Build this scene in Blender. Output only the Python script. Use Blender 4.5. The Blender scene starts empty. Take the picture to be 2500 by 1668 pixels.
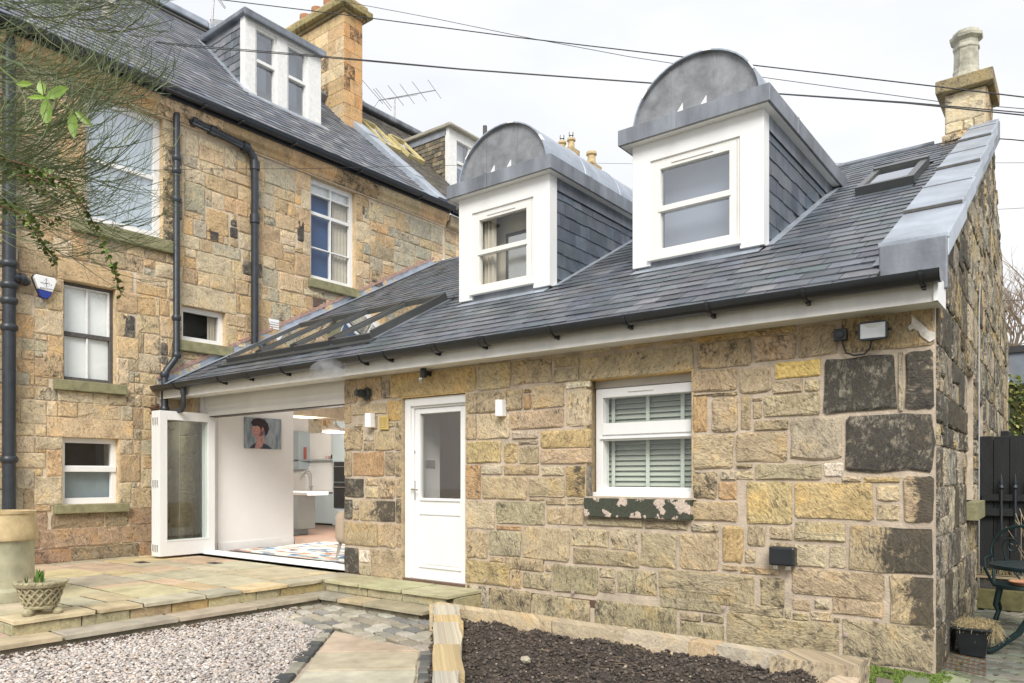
import bpy, math, random
import numpy as np
from mathutils import Vector, Matrix, noise
R_=random.Random(7); U=R_.uniform
# ------------------------------------------------------------------ camera
FPX,PCX,HOR,CZ=1815.0,1250.0,1163.0,1.5
YAW=math.radians(37.74)
scn=bpy.context.scene
cd=bpy.data.cameras.new('camera'); cam=bpy.data.objects.new('camera',cd); scn.collection.objects.link(cam)
cam.location=(0,0,CZ); cam.rotation_euler=(math.pi/2,0,YAW)
cd.sensor_width=36; cd.lens=36*FPX/2500; cd.shift_y=(HOR-834)/2500; cd.clip_end=600; cd.clip_start=.05
scn.camera=cam
scn.render.resolution_x=1024; scn.render.resolution_y=683
# ------------------------------------------------------------------ sky, sun, exposure
w=bpy.data.worlds.new('World'); scn.world=w; w.use_nodes=True
N=w.node_tree.nodes; L=w.node_tree.links
bg=N['Background']; bg.inputs[1].default_value=.1
sky=N.new('ShaderNodeTexSky'); sky.sky_type='NISHITA'; sky.sun_disc=False
SUN_EL,SUN_AZ=math.radians(40),math.radians(145)   # azimuth clockwise from +Y
sky.sun_elevation=SUN_EL; sky.sun_rotation=SUN_AZ
tc=N.new('ShaderNodeTexCoord'); mp=N.new('ShaderNodeMapping'); mp.inputs['Scale'].default_value=(1,1,2.6)
nz=N.new('ShaderNodeTexNoise'); nz.inputs['Scale'].default_value=2.3; nz.inputs['Detail'].default_value=7; nz.inputs['Roughness'].default_value=.55
cr=N.new('ShaderNodeValToRGB'); cr.color_ramp.elements[0].position=.33; cr.color_ramp.elements[0].color=(.86,.86,.86,1)
cr.color_ramp.elements[1].position=.52; cr.color_ramp.elements[1].color=(1,1,1,1)
nz2=N.new('ShaderNodeTexNoise'); nz2.inputs['Scale'].default_value=1.6; nz2.inputs['Detail'].default_value=5
cr2=N.new('ShaderNodeValToRGB'); cr2.color_ramp.elements[0].color=(3.35,3.50,3.8,1); cr2.color_ramp.elements[0].position=.3
cr2.color_ramp.elements[1].color=(4.25,4.28,4.34,1); cr2.color_ramp.elements[1].position=.7
mx=N.new('ShaderNodeMixRGB')
L.new(tc.outputs['Generated'],mp.inputs[0]); L.new(mp.outputs[0],nz.inputs[0]); L.new(mp.outputs[0],nz2.inputs[0])
L.new(nz.outputs[0],cr.inputs[0]); L.new(nz2.outputs[0],cr2.inputs[0])
L.new(cr.outputs[0],mx.inputs[0]); L.new(sky.outputs[0],mx.inputs[1]); L.new(cr2.outputs[0],mx.inputs[2]); L.new(mx.outputs[0],bg.inputs[0])
sd=bpy.data.lights.new('sun','SUN'); sd.energy=1.5; sd.angle=math.radians(28); sd.color=(1,.965,.91)
so=bpy.data.objects.new('sun',sd); scn.collection.objects.link(so)
sv=Vector((math.sin(SUN_AZ)*math.cos(SUN_EL),math.cos(SUN_AZ)*math.cos(SUN_EL),math.sin(SUN_EL)))
so.rotation_euler=sv.to_track_quat('Z','Y').to_euler(); so.location=(0,0,20)
vs=scn.view_settings; vs.view_transform='Standard'; vs.look='None'; vs.exposure=1.33; vs.gamma=1; vs.use_curve_mapping=False
# ------------------------------------------------------------------ measuring: photo pixel -> point on a real plane
Fv=Vector((-math.sin(YAW),math.cos(YAW),0)); Rv=Vector((math.cos(YAW),math.sin(YAW),0)); C0=Vector((0,0,CZ))
def ray(px,py): return Fv+Rv*((px-PCX)/FPX)+Vector((0,0,(HOR-py)/FPX))
def onX(px,py,x=-11.3): v=ray(px,py); return C0+v*(x/v.x)
def onY(px,py,y=6.05): v=ray(px,py); return C0+v*(y/v.y)
def onZ(px,py,z): v=ray(px,py); return C0+v*((z-CZ)/v.z)
def onP(px,py,p0,n): v=ray(px,py); return C0+v*((Vector(p0)-C0).dot(n)/v.dot(n))
def proj(p):
    v=Vector(p)-C0; D=v.dot(Fv)
    return (PCX+FPX*v.dot(Rv)/max(D,.01),HOR-FPX*v.z/max(D,.01),D)
# ------------------------------------------------------------------ materials
MATS={}
def newmat(name):
    m=bpy.data.materials.new(name); m.use_nodes=True; MATS[name]=m
    nt=m.node_tree; return m,nt.nodes,nt.links,nt.nodes['Principled BSDF']
def node(N,t,**k):
    n=N.new(t)
    for a,b in k.items():
        if a in n.inputs: n.inputs[a].default_value=b
        else: setattr(n,a,b)
    return n
def mult(N,L,a,b,typ='MULTIPLY',fac=1):
    x=N.new('ShaderNodeMixRGB'); x.blend_type=typ; x.inputs[0].default_value=fac if not hasattr(fac,'links') else 0
    if hasattr(fac,'links'): L.new(fac,x.inputs[0])
    for i,s in ((1,a),(2,b)):
        if hasattr(s,'links'): L.new(s,x.inputs[i])
        else: x.inputs[i].default_value=(*s[:3],1)
    return x.outputs[0]
def ramp(N,L,src,stops):
    r=N.new('ShaderNodeValToRGB'); e=r.color_ramp.elements
    while len(e)<len(stops): e.new(.5)
    for i,(p,c) in enumerate(stops):
        e[i].position=p; e[i].color=(*c,1) if len(c)==3 else c
    L.new(src,r.inputs[0]); return r.outputs[0]
def pos(N,L): g=N.new('ShaderNodeNewGeometry'); return g.outputs['Position']
def noi(N,L,vec,scale,detail=4,rough=.55):
    n=node(N,'ShaderNodeTexNoise',Scale=scale,Detail=detail,Roughness=rough); L.new(vec,n.inputs['Vector']); return n.outputs[0]
def bump(N,L,B,h,dist,strength=.8,prev=None):
    b=N.new('ShaderNodeBump'); b.inputs['Distance'].default_value=dist; b.inputs['Strength'].default_value=strength
    L.new(h,b.inputs['Height'])
    if prev: L.new(prev,b.inputs['Normal'])
    L.new(b.outputs[0],B.inputs['Normal']); return b.outputs[0]
def plain(name,col,rough=.5,metal=0,var=.12,vs=3,bd=0,bs=40,tint=False,spec=.5,streak=False):
    m,N,L,B=newmat(name); p=pos(N,L)
    if streak:
        mm=N.new('ShaderNodeMapping'); mm.inputs['Scale'].default_value=(1,1,.25); L.new(p,mm.inputs[0]); p2=mm.outputs[0]
    else: p2=p
    base=col
    if tint:
        a=N.new('ShaderNodeAttribute'); a.attribute_name='tint'; base=a.outputs['Color']
    n=noi(N,L,p2,vs,6,.6)
    v=ramp(N,L,n,[(.25,(1-var,)*3),(.75,(1+var,)*3)])
    L.new(mult(N,L,base,v),B.inputs['Base Color'])
    B.inputs['Roughness'].default_value=rough; B.inputs['Metallic'].default_value=metal; B.inputs['Specular IOR Level'].default_value=spec
    if bd: bump(N,L,B,noi(N,L,p,bs,4,.6),bd)
    return m
def stone_mat(name,stroke=.016,dark=.45,wear=True,rot=True):
    m,N,L,B=newmat(name); p=pos(N,L)
    a=N.new('ShaderNodeAttribute'); a.attribute_name='tint'
    r=N.new('ShaderNodeAttribute'); r.attribute_name='rnd'
    # per-stone offset so that grain never runs on from stone to stone
    cx=N.new('ShaderNodeSeparateXYZ'); L.new(p,cx.inputs[0])
    s=node(N,'ShaderNodeMath',operation='ADD'); L.new(cx.outputs[0],s.inputs[0]); L.new(cx.outputs[1],s.inputs[1])
    k=node(N,'ShaderNodeMath',operation='MULTIPLY'); L.new(r.outputs['Fac'],k.inputs[0]); k.inputs[1].default_value=37.
    cb=N.new('ShaderNodeCombineXYZ'); L.new(s.outputs[0],cb.inputs[0]); L.new(cx.outputs[2],cb.inputs[1]); L.new(k.outputs[0],cb.inputs[2])
    ang=node(N,'ShaderNodeMath',operation='MULTIPLY'); L.new(r.outputs['Fac'],ang.inputs[0]); ang.inputs[1].default_value=2.2 if rot else .3
    vr=N.new('ShaderNodeVectorRotate'); vr.rotation_type='Z_AXIS'; L.new(cb.outputs[0],vr.inputs['Vector']); L.new(ang.outputs[0],vr.inputs['Angle'])
    m2=N.new('ShaderNodeMapping'); m2.inputs['Scale'].default_value=(14,27,1); L.new(vr.outputs[0],m2.inputs[0])
    st_n=node(N,'ShaderNodeTexNoise',Scale=1.,Detail=5.,Roughness=.62,Distortion=1.5); L.new(m2.outputs[0],st_n.inputs['Vector']); st=st_n.outputs[0]
    gr=noi(N,L,cb.outputs[0],75,4,.65)
    big=noi(N,L,cb.outputs[0],3.6,6,.62)
    sp=noi(N,L,cb.outputs[0],8,6,.72)
    c=mult(N,L,a.outputs['Color'],ramp(N,L,big,[(.25,(.60,.60,.61)),(.40,(.90,.88,.85)),(.52,(1.04,1.04,1.03)),(.64,(1.12,1.04,.90)),(.76,(1.3,1.12,.82))]))
    c=mult(N,L,c,ramp(N,L,st,[(.30,(1-dark,)*3),(.44,(.92,)*3),(.55,(1.08,1.07,1.04)),(.70,(1.30,1.28,1.22))]))
    c=mult(N,L,c,ramp(N,L,gr,[(.3,(.84,)*3),(.7,(1.14,)*3)]))
    pit=node(N,'ShaderNodeTexNoise',Scale=1.,Detail=3.,Roughness=.6,Distortion=.6); m3=N.new('ShaderNodeMapping'); m3.inputs['Scale'].default_value=(26,48,1); L.new(vr.outputs[0],m3.inputs[0]); L.new(m3.outputs[0],pit.inputs['Vector'])
    pr=ramp(N,L,pit.outputs[0],[(.34,(.48,.45,.42)),(.43,(.95,.95,.95)),(.6,(1.05,)*3)])  # small pit shadows darkened into the stone colour, besides their bump
    c=mult(N,L,c,pr,'MULTIPLY',.72 if stroke>.01 else .15)
    # soot and lichen, by each stone's own amount; raised tool marks stay paler
    ad=node(N,'ShaderNodeMath',operation='MULTIPLY_ADD'); L.new(a.outputs['Alpha'],ad.inputs[0]); ad.inputs[1].default_value=.33; L.new(sp,ad.inputs[2])
    ad2=node(N,'ShaderNodeMath',operation='MULTIPLY_ADD'); L.new(st,ad2.inputs[0]); ad2.inputs[1].default_value=-.62; L.new(ad.outputs[0],ad2.inputs[2])
    so=ramp(N,L,ad2.outputs[0],[(.31,(0,0,0)),(.52,(.86,.86,.86))])
    c=mult(N,L,c,(.05,.047,.042),'MIX',so)
    L.new(c,B.inputs['Base Color']); B.inputs['Roughness'].default_value=.9; B.inputs['Specular IOR Level'].default_value=.25
    h=mult(N,L,mult(N,L,st,gr,'MIX',.22),pit.outputs[0],'MIX',.35)
    b1=bump(N,L,B,h,stroke,1.0)
    bump(N,L,B,sp,.012,.8,b1)
    return m
STONE=stone_mat('tooled_sandstone',.024,.30)
ROUGH=stone_mat('weathered_gable_stone',.05,.55)
ASHL=stone_mat('dressed_sandstone',.006,.14)
MORT=plain('lime_mortar',(.50,.415,.32),.95,var=.28,vs=9,bd=.012,bs=60)
MORTB=plain('pale_mortar',(.63,.53,.40),.95,var=.22,vs=9,bd=.012,bs=60)
FLAG=plain('riven_flagstone',(0,0,0),.8,tint=True,var=.30,vs=5,bd=.006,bs=14)
def slate_mat(name,rough,light):
    m,N,L,B=newmat(name); p=pos(N,L)
    a=N.new('ShaderNodeAttribute'); a.attribute_name='tint'; r=N.new('ShaderNodeAttribute'); r.attribute_name='rnd'
    n=noi(N,L,p,6,7,.65)
    c=mult(N,L,a.outputs['Color'],ramp(N,L,n,[(.3,(.75,)*3),(.62,(1.1,)*3),(.8,(light,light,light*1.05))]))
    L.new(c,B.inputs['Base Color'])
    rr=node(N,'ShaderNodeMath',operation='MULTIPLY_ADD'); L.new(r.outputs['Fac'],rr.inputs[0]); rr.inputs[1].default_value=.18; rr.inputs[2].default_value=rough
    L.new(rr.outputs[0],B.inputs['Roughness'])
    bump(N,L,B,noi(N,L,p,35,6,.7),.004,.7); return m
SLATE=slate_mat('new_slate',.34,1.6); OSLATE=slate_mat('old_slate',.5,2.6)
LEAD=plain('sheet_lead',(.215,.232,.26),.5,.3,var=.50,vs=3.4,bd=.006,bs=9,streak=True)
LEADL=plain('bright_lead',(.38,.42,.475),.42,.35,var=.30,vs=3,bd=.006,bs=9)
WHITE=plain('white_paint',(.79,.79,.775),.42,var=.06,vs=3,streak=True)
CREAM=plain('cream_painted_timber',(.78,.765,.72),.5,var=.05,vs=4)
OLDW=plain('weathered_white_paint',(.76,.755,.73),.6,var=.12,vs=14,bd=.002,bs=60)
FASC=plain('fascia_board',(.72,.71,.67),.5,var=.12,vs=5,streak=True)
BLACK=plain('black_plastic',(.022,.025,.028),.28,var=.2,vs=8)
IRON=plain('cast_iron_paint',(.030,.036,.044),.38,var=.3,vs=12,bd=.002,bs=70)
GREYM=plain('grey_metal_frame',(.115,.12,.12),.35,.5,var=.12,vs=4)
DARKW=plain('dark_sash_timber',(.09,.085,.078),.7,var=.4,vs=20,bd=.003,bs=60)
SILL=plain('mossy_sill_stone',(.25,.235,.13),.9,var=.35,vs=9,bd=.008,bs=45)
SILLD=plain('x',(.1,.1,.08),.9)
PLAST=plain('interior_plaster',(.80,.785,.76),.8,var=.02)
CABI=plain('grey_green_cabinet',(.36,.42,.44),.5,var=.03)
OAKF=plain('oak_floor',(.15,.095,.068),.45,var=.35,vs=8)
STEEL=plain('steel',(.6,.6,.58),.25,1,var=.1)
DGLASS=plain('black_oven_glass',(.012,.013,.015),.08,var=.1)
BEIGE=plain('beige_fabric',(.42,.34,.26),.95,var=.12,vs=90,bd=.002,bs=300)
TERRA=plain('terracotta',(.40,.20,.11),.85,var=.25,vs=8,bd=.004,bs=50)
BUFFP=plain('buff_clay_pot',(.52,.40,.22),.85,var=.3,vs=8,bd=.004,bs=50)
CAST=plain('cast_stone',(.36,.32,.20),.9,var=.45,vs=16,bd=.010,bs=60)
GREEN=plain('green_cast_metal',(.008,.024,.026),.4,.3,var=.3,vs=20,bd=.002,bs=120)
BOARD=plain('black_stained_boards',(.009,.010,.011),.6,var=.5,vs=12,bd=.004,bs=40,streak=True)
TREADB=plain('concrete_haunch',(.20,.175,.12),.95,var=.4,vs=7,bd=.012,bs=40)
SOIL=plain('bare_soil',(.068,.053,.042),.95,var=.6,vs=18,bd=.03,bs=55)
EARTH=plain('garden_ground',(.14,.125,.075),.95,var=.5,vs=6,bd=.02,bs=40)
TWIG=plain('broom_twigs',(0,0,0),.6,tint=True,var=.3,vs=10)
LEAF=plain('leaves',(0,0,0),.45,tint=True,var=.35,vs=14)
TINTM=plain('tinted_matt',(0,0,0),.75,tint=True,var=.2,vs=20)
CABLE=plain('black_cable',(.03,.03,.03),.6)
ALU=plain('aerial_aluminium',(.30,.29,.28),.5,.6,var=.3,vs=20)
SLATG=plain('sage_blind_slat',(.47,.50,.42),.55,var=.03)
NET=plain('net_curtain',(.84,.85,.85),.9,var=.05,vs=3)
BLUEI=plain('blue_room',(.04,.085,.20),.7,var=.25,vs=1.2)
DIM=plain('dim_room',(.035,.035,.035),.8)
GREYI=plain('pale_blind',(.30,.33,.40),.8,var=.12,vs=.8)
CURT=plain('beige_curtain',(.52,.47,.38),.9,var=.1,vs=6)
BLUEP=plain('blue_plastic',(.02,.045,.30),.2,var=.2)
NAVY=plain('navy_print',(.03,.05,.09),.5)
CREMP=plain('yellow_plastic_vent',(.55,.42,.16),.6)
RUSTY=plain('rusty_iron',(.16,.08,.045),.8,var=.5,vs=30,bd=.003,bs=80)
PINKM=plain('pink_mortar_fillet',(.42,.27,.22),.95,var=.35,vs=20,bd=.02,bs=50)
YELT=plain('bare_timber_frame',(.55,.46,.22),.7,var=.25,vs=10)
LAMPW=plain('lamp_white',(.82,.82,.82),.35,var=.01)
def glass_mat(name,base=.07,tint=(.975,.982,.978)):
    m,N,L,B=newmat(name); N.remove(B)
    fr=node(N,'ShaderNodeFresnel',IOR=1.55); ad=node(N,'ShaderNodeMath',operation='ADD'); L.new(fr.outputs[0],ad.inputs[0]); ad.inputs[1].default_value=base; ad.use_clamp=True
    t=N.new('ShaderNodeBsdfTransparent'); t.inputs[0].default_value=(*tint,1)
    g=N.new('ShaderNodeBsdfGlossy'); g.inputs['Roughness'].default_value=.01; g.inputs[0].default_value=(.95,.97,1,1)
    p=pos(N,L); b=N.new('ShaderNodeBump'); b.inputs['Distance'].default_value=.004; b.inputs['Strength'].default_value=.25
    L.new(noi(N,L,p,2.2,1,.4),b.inputs['Height']); L.new(b.outputs[0],g.inputs['Normal'])
    gm=N.new('ShaderNodeNewGeometry'); ff=node(N,'ShaderNodeMath',operation='SUBTRACT'); ff.inputs[0].default_value=1; L.new(gm.outputs['Backfacing'],ff.inputs[1])
    mm=node(N,'ShaderNodeMath',operation='MULTIPLY'); L.new(ad.outputs[0],mm.inputs[0]); L.new(ff.outputs[0],mm.inputs[1])
    x=N.new('ShaderNodeMixShader'); L.new(mm.outputs[0],x.inputs[0]); L.new(t.outputs[0],x.inputs[1]); L.new(g.outputs[0],x.inputs[2])
    L.new(x.outputs[0],N['Material Output'].inputs[0]); return m
GLASS=glass_mat('window_glass',.0); GLASSR=glass_mat('reflective_glass',.22); GLASSK=glass_mat('roof_glass',.40)
# ------------------------------------------------------------------ mesh building
ORG={}
def org(o): return ORG.get(o.name,Vector((0,0,0))) if o else Vector((0,0,0))
def props(o,label=None,cat=None,group=None,kind=None):
    for k,v in (('label',label),('category',cat),('group',group),('kind',kind)):
        if v: o[k]=v
def mkobj(name,mesh,parent=None,at=None,**k):
    o=bpy.data.objects.new(name,mesh); scn.collection.objects.link(o)
    if parent is not None: o.parent=parent; ORG[o.name]=org(parent)
    else:
        ORG[o.name]=Vector(at) if at is not None else Vector((0,0,0)); o.location=ORG[o.name]
    props(o,**k); return o
def empty(name,at,label,cat,group=None): return mkobj(name,None,None,at,label=label,cat=cat,group=group)
def rawmesh(name,v,f,mat,tint=None,rnd=None,off=Vector((0,0,0)),smooth=False):
    me=bpy.data.meshes.new(name)
    if off.length>0: v=[(p[0]-off.x,p[1]-off.y,p[2]-off.z) for p in v]
    me.from_pydata(v,[],f); me.materials.append(mat)
    if tint is not None:
        a=me.attributes.new('tint','FLOAT_COLOR','POINT'); a.data.foreach_set('color',np.asarray(tint,dtype=np.float32).ravel())
    if rnd is not None:
        a=me.attributes.new('rnd','FLOAT','POINT'); a.data.foreach_set('value',np.asarray(rnd,dtype=np.float32))
    if smooth: me.polygons.foreach_set('use_smooth',[True]*len(me.polygons))
    me.update(); return me
IDM=lambda u,v,w:(u,v,w)
class MB:
    def __init__(s): s.v=[];s.f=[];s.t=[];s.r=[]
    def add(s,v,f,tint=(1,1,1,0),rnd=0.):
        b=len(s.v); s.v+=[tuple(p) for p in v]; s.f+=[tuple(i+b for i in q) for q in f]
        s.t+=(tint if isinstance(tint,list) else [tint]*len(v)); s.r+=[rnd]*len(v); return s
    def box(s,u0,u1,v0,v1,w0,w1,mp=IDM,tint=(1,1,1,0),rnd=0.):
        c=[mp(u,v,w) for w in (w0,w1) for v in (v0,v1) for u in (u0,u1)]
        return s.add(c,[(0,2,3,1),(4,5,7,6),(0,1,5,4),(2,6,7,3),(0,4,6,2),(1,3,7,5)],tint,rnd)
    def prism(s,poly,w0,w1,mp=IDM,tint=(1,1,1,0),rnd=0.):
        n=len(poly); c=[mp(u,v,w) for w in (w0,w1) for u,v in poly]
        return s.add(c,[tuple(range(n-1,-1,-1)),tuple(range(n,2*n))]+[(i,(i+1)%n,n+(i+1)%n,n+i) for i in range(n)],tint,rnd)
    def tube(s,pts,r,n=8,tint=(1,1,1,0),cap=True):
        pts=[Vector(p) for p in pts]; rr=r if isinstance(r,(list,tuple)) else [r]*len(pts); vs=[]; up=None
        for i,p in enumerate(pts):
            d=(pts[min(i+1,len(pts)-1)]-pts[max(i-1,0)]).normalized()
            if up is None: up=d.orthogonal().normalized()
            x=(up-d*up.dot(d)); x=x.normalized() if x.length>1e-4 else d.orthogonal().normalized(); up=x; y=d.cross(x)
            vs+=[p+(x*math.cos(2*math.pi*k/n)+y*math.sin(2*math.pi*k/n))*rr[i] for k in range(n)]
        fs=[(i*n+k,i*n+(k+1)%n,(i+1)*n+(k+1)%n,(i+1)*n+k) for i in range(len(pts)-1) for k in range(n)]
        if cap: fs+=[tuple(range(n-1,-1,-1)),tuple(range((len(pts)-1)*n,len(pts)*n))]
        return s.add(vs,fs,tint)
    def lathe(s,prof,c,n=24,tint=(1,1,1,0),sx=1,sy=1,axis=None,a0=0):
        c=Vector(c); vs=[]
        for r,h in prof:
            for k in range(n):
                a=a0+2*math.pi*k/n; q=Vector((r*math.cos(a)*sx,r*math.sin(a)*sy,h))
                if axis is not None: q=Vector(axis).to_track_quat('Z','Y')@q
                vs.append(c+q)
        m=len(prof); fs=[(i*n+k,i*n+(k+1)%n,(i+1)*n+(k+1)%n,(i+1)*n+k) for i in range(m-1) for k in range(n)]
        fs+=[tuple(range(n-1,-1,-1)),tuple(range((m-1)*n,m*n))]
        return s.add(vs,fs,tint)
    def build(s,name,mat,parent=None,at=None,smooth=False,bevel=0,**k):
        o=mkobj(name,None,parent,at,**k) if False else None
        off=org(parent) if parent is not None else (Vector(at) if at is not None else Vector((0,0,0)))
        me=rawmesh(name,s.v,s.f,mat,s.t,s.r,off,smooth)
        o=mkobj(name,me,parent,at,**k)
        if smooth: 
            try: me.set_sharp_from_angle(angle=math.radians(38))
            except Exception: pass
        if bevel:
            b=o.modifiers.new('bevel','BEVEL'); b.width=bevel; b.segments=2; b.limit_method='ANGLE'
        return o
def emit(pieces,name,mat,parent,limit=285,smooth=False):
    """pieces: (verts,faces,tints,rnd); the largest in view become objects, the rest one stuff part"""
    off=org(parent); sc=[]
    for i,p in enumerate(pieces):
        c=sum((Vector(q) for q in p[0]),Vector())/len(p[0]); x,y,D=proj(c)
        inn=-60<x<2560 and -60<y<1730 and D>.1
        sz=max((Vector(q)-c).length for q in p[0])/max(D,.1)
        sc.append((0 if inn else 1,-sz,i))
    sc.sort(); 
    for _,_,i in sc[:limit]:
        v,f,t,r=pieces[i]; t=t if isinstance(t,list) else [t]*len(v)
        mkobj(name,rawmesh(name,v,f,mat,t,[r]*len(v),off,smooth),parent)
    rest=sc[limit:]
    if rest:
        b=MB()
        for _,_,i in rest: b.add(*pieces[i])
        b.build(name+'s_beyond',mat,parent,smooth=smooth,kind='stuff')
def jit(c,a=.12,h=.05):
    k=1+U(-a,a); return (max(0,c[0]*k*(1+U(-h,h))),c[1]*k,max(0,c[2]*k*(1+U(-h,h))))
# stones ---------------------------------------------------------
def stone(u0,u1,v0,v1,w,mp,col,soot=0.,grad=None,flat=False,gap=.008):
    u0+=gap;u1-=gap;v0+=gap;v1-=gap; du=u1-u0;dv=v1-v0; j=min(du,dv)*(.03 if not flat else .008)
    ch=min(.02,du*.10,dv*.10)*(U(.4,1.2) if not flat else .3)
    o=[(u0+ch,v0),(u0+du*.38,v0),(u0+du*.7,v0),(u1-ch,v0),(u1,v0+ch),(u1,v0+dv*.5),(u1,v1-ch),(u1-ch,v1),(u0+du*.66,v1),(u0+du*.3,v1),(u0+ch,v1),(u0,v1-ch),(u0,v0+dv*.5),(u0,v0+ch)]
    o=[(a+U(-j,j),b+U(-j,j)) for a,b in o]; n=len(o); cu,cv=(u0+u1)/2,(v0+v1)/2
    ins=.006 if not flat else .003; wl=w*U(.45,.8) if not flat else w*.85
    V=[(a,b,-.02) for a,b in o]+[(a,b,wl+U(-.003,.003)*(not flat)) for a,b in o]
    s=1-ins/max(.05,min(du,dv)/2)
    inn=[(cu+(a-cu)*s*.93,cv+(b-cv)*s*.93,w+U(-.006,.006)*(not flat)) for a,b in o]
    V+=inn+[(cu+U(-.1,.1)*du,cv+U(-.1,.1)*dv,w+(U(-.004,.012) if not flat else 0))]
    F=[(i,(i+1)%n,n+(i+1)%n,n+i) for i in range(n)]+[(n+i,n+(i+1)%n,2*n+(i+1)%n,2*n+i) for i in range(n)]+[(2*n+i,2*n+(i+1)%n,3*n) for i in range(n)]
    c=jit(col,.09,.035)
    T=[]
    for a,b,_ in V:
        sc=soot
        if grad=='r': sc=1.5*soot*min(1,max(0,(a-u0)/du*2.0-.35))
        if grad=='l': sc=soot*min(1,max(0,(u1-a)/du*1.8-.35))
        if grad=='t': sc=soot*min(1,max(0,(b-v0)/dv*1.8-.35))
        T.append((*c,sc))
    return ([mp(*q) for q in V],F,T,R_.random())
def sub(rects,hole):
    out=[]; a0,a1,b0,b1=hole
    for (u0,u1,v0,v1) in rects:
        if a0>=u1 or a1<=u0 or b0>=v1 or b1<=v0: out.append((u0,u1,v0,v1)); continue
        if a0>u0: out.append((u0,a0,v0,v1))
        if a1<u1: out.append((a1,u1,v0,v1))
        m0,m1=max(u0,a0),min(u1,a1)
        if b0>v0: out.append((m0,m1,v0,b0))
        if b1<v1: out.append((m0,m1,b1,v1))
    return [r for r in out if r[1]-r[0]>.05 and r[3]-r[2]>.05]
def rubble(u0,u1,v0,v1,holes,hr=(.2,.36),wr=(.28,.62)):
    out=[]; v=v0
    while v<v1-.04:
        h=min(U(*hr),v1-v); 
        if v1-(v+h)<.1: h=v1-v
        u=u0+U(-.3,0)
        while u<u1:
            wd=U(*wr)*(h/.28)**.4; a,b=max(u,u0),min(u+wd,u1)
            if b-a>.06:
                q=R_.random()
                if q<.16 and h>.24: m=v+h*U(.35,.65); rs=[(a,b,v,m),(a,b,m,v+h)]
                elif q<.26: m=a+(b-a)*U(.55,.75); k=v+h*U(.4,.6); rs=[(a,m,v,v+h),(m,b,v,k),(m,b,k,v+h)]
                else: rs=[(a,b,v,v+h)]
                for ho in holes: rs=sub(rs,ho)
                out+=rs
            u+=wd
        v+=h
    return out
def backing(holes,u0,u1,v0,v1,w0,w1,mp):
    b=MB(); us=sorted({u0,u1,*[min(max(x,u0),u1) for h in holes for x in h[:2]]}); vs=sorted({v0,v1,*[min(max(x,v0),v1) for h in holes for x in h[2:]]})
    for i in range(len(us)-1):
        run=None
        for j in range(len(vs)-1):
            cu,cv=(us[i]+us[i+1])/2,(vs[j]+vs[j+1])/2
            solid=not any(h[0]<cu<h[1] and h[2]<cv<h[3] for h in holes)
            if solid and us[i+1]-us[i]>1e-4: run=(run[0],vs[j+1]) if run else (vs[j],vs[j+1])
            if (not solid or j==len(vs)-2) and run: b.box(us[i],us[i+1],run[0],run[1],w0,w1,mp); run=None
    return b
BUFF=(.51,.41,.27);TAN=(.43,.345,.235);ORNG=(.50,.32,.17);AMB=(.56,.41,.19);PALE=(.60,.53,.42);OLV=(.385,.335,.225);GRY=(.40,.37,.295);BRN=(.36,.265,.175);PNK=(.54,.41,.30);YEL=(.66,.48,.18);DRK=(.24,.215,.18);CRM=(.60,.51,.355)
mapA=lambda u,v,w:(u,6.05-w,v)
XB=-11.3
mapB=lambda u,v,w:(XB+w,u,v)
GX=lambda u:-.86-(u-6.05)*.028
mapG=lambda u,v,w:(GX(u)+w,u,v)
EY,EZ,RY,RZ=5.75,2.885,11.86,6.15
SL=(RZ-EZ)/(RY-EY)
rz=lambda y:EZ+(y-EY)*SL if y<=RY else RZ-(y-RY)*SL
sv_=Vector((0,RY-EY,RZ-EZ)); SLEN=sv_.length; sv_.normalize(); nv_=Vector((0,-sv_.z,sv_.y))
def mapR(u,s,h): p=Vector((u,EY,EZ))+sv_*s+nv_*h; return tuple(p)    # extension roof: u along eaves, s up the slope
onR=lambda px,py:(lambda p:(p.x,(p.y-EY)/sv_.y))(onP(px,py,(0,EY,EZ),nv_))
# main roof
MEX,MEZ=-11.06,7.40; MRX,MRZ=-14.9,11.02
ms=Vector((MRX-MEX,0,MRZ-MEZ)); MSL=ms.length; ms.normalize(); mn=Vector((ms.z,0,-ms.x))
def mapM(u,s,h): p=Vector((MEX,u,MEZ))+ms*s+mn*h; return tuple(p)
onM=lambda px,py:(lambda p:(p.y,(p.x-MEX)/ms.x))(onP(px,py,(MEX,0,MEZ),mn))

# =================================================================== SETTING: ground
PZ,TZ,GZ=.30,.17,.06
MB().box(-60,60,-60,90,-.3,.045).build('ground',EARTH,kind='structure')
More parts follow.
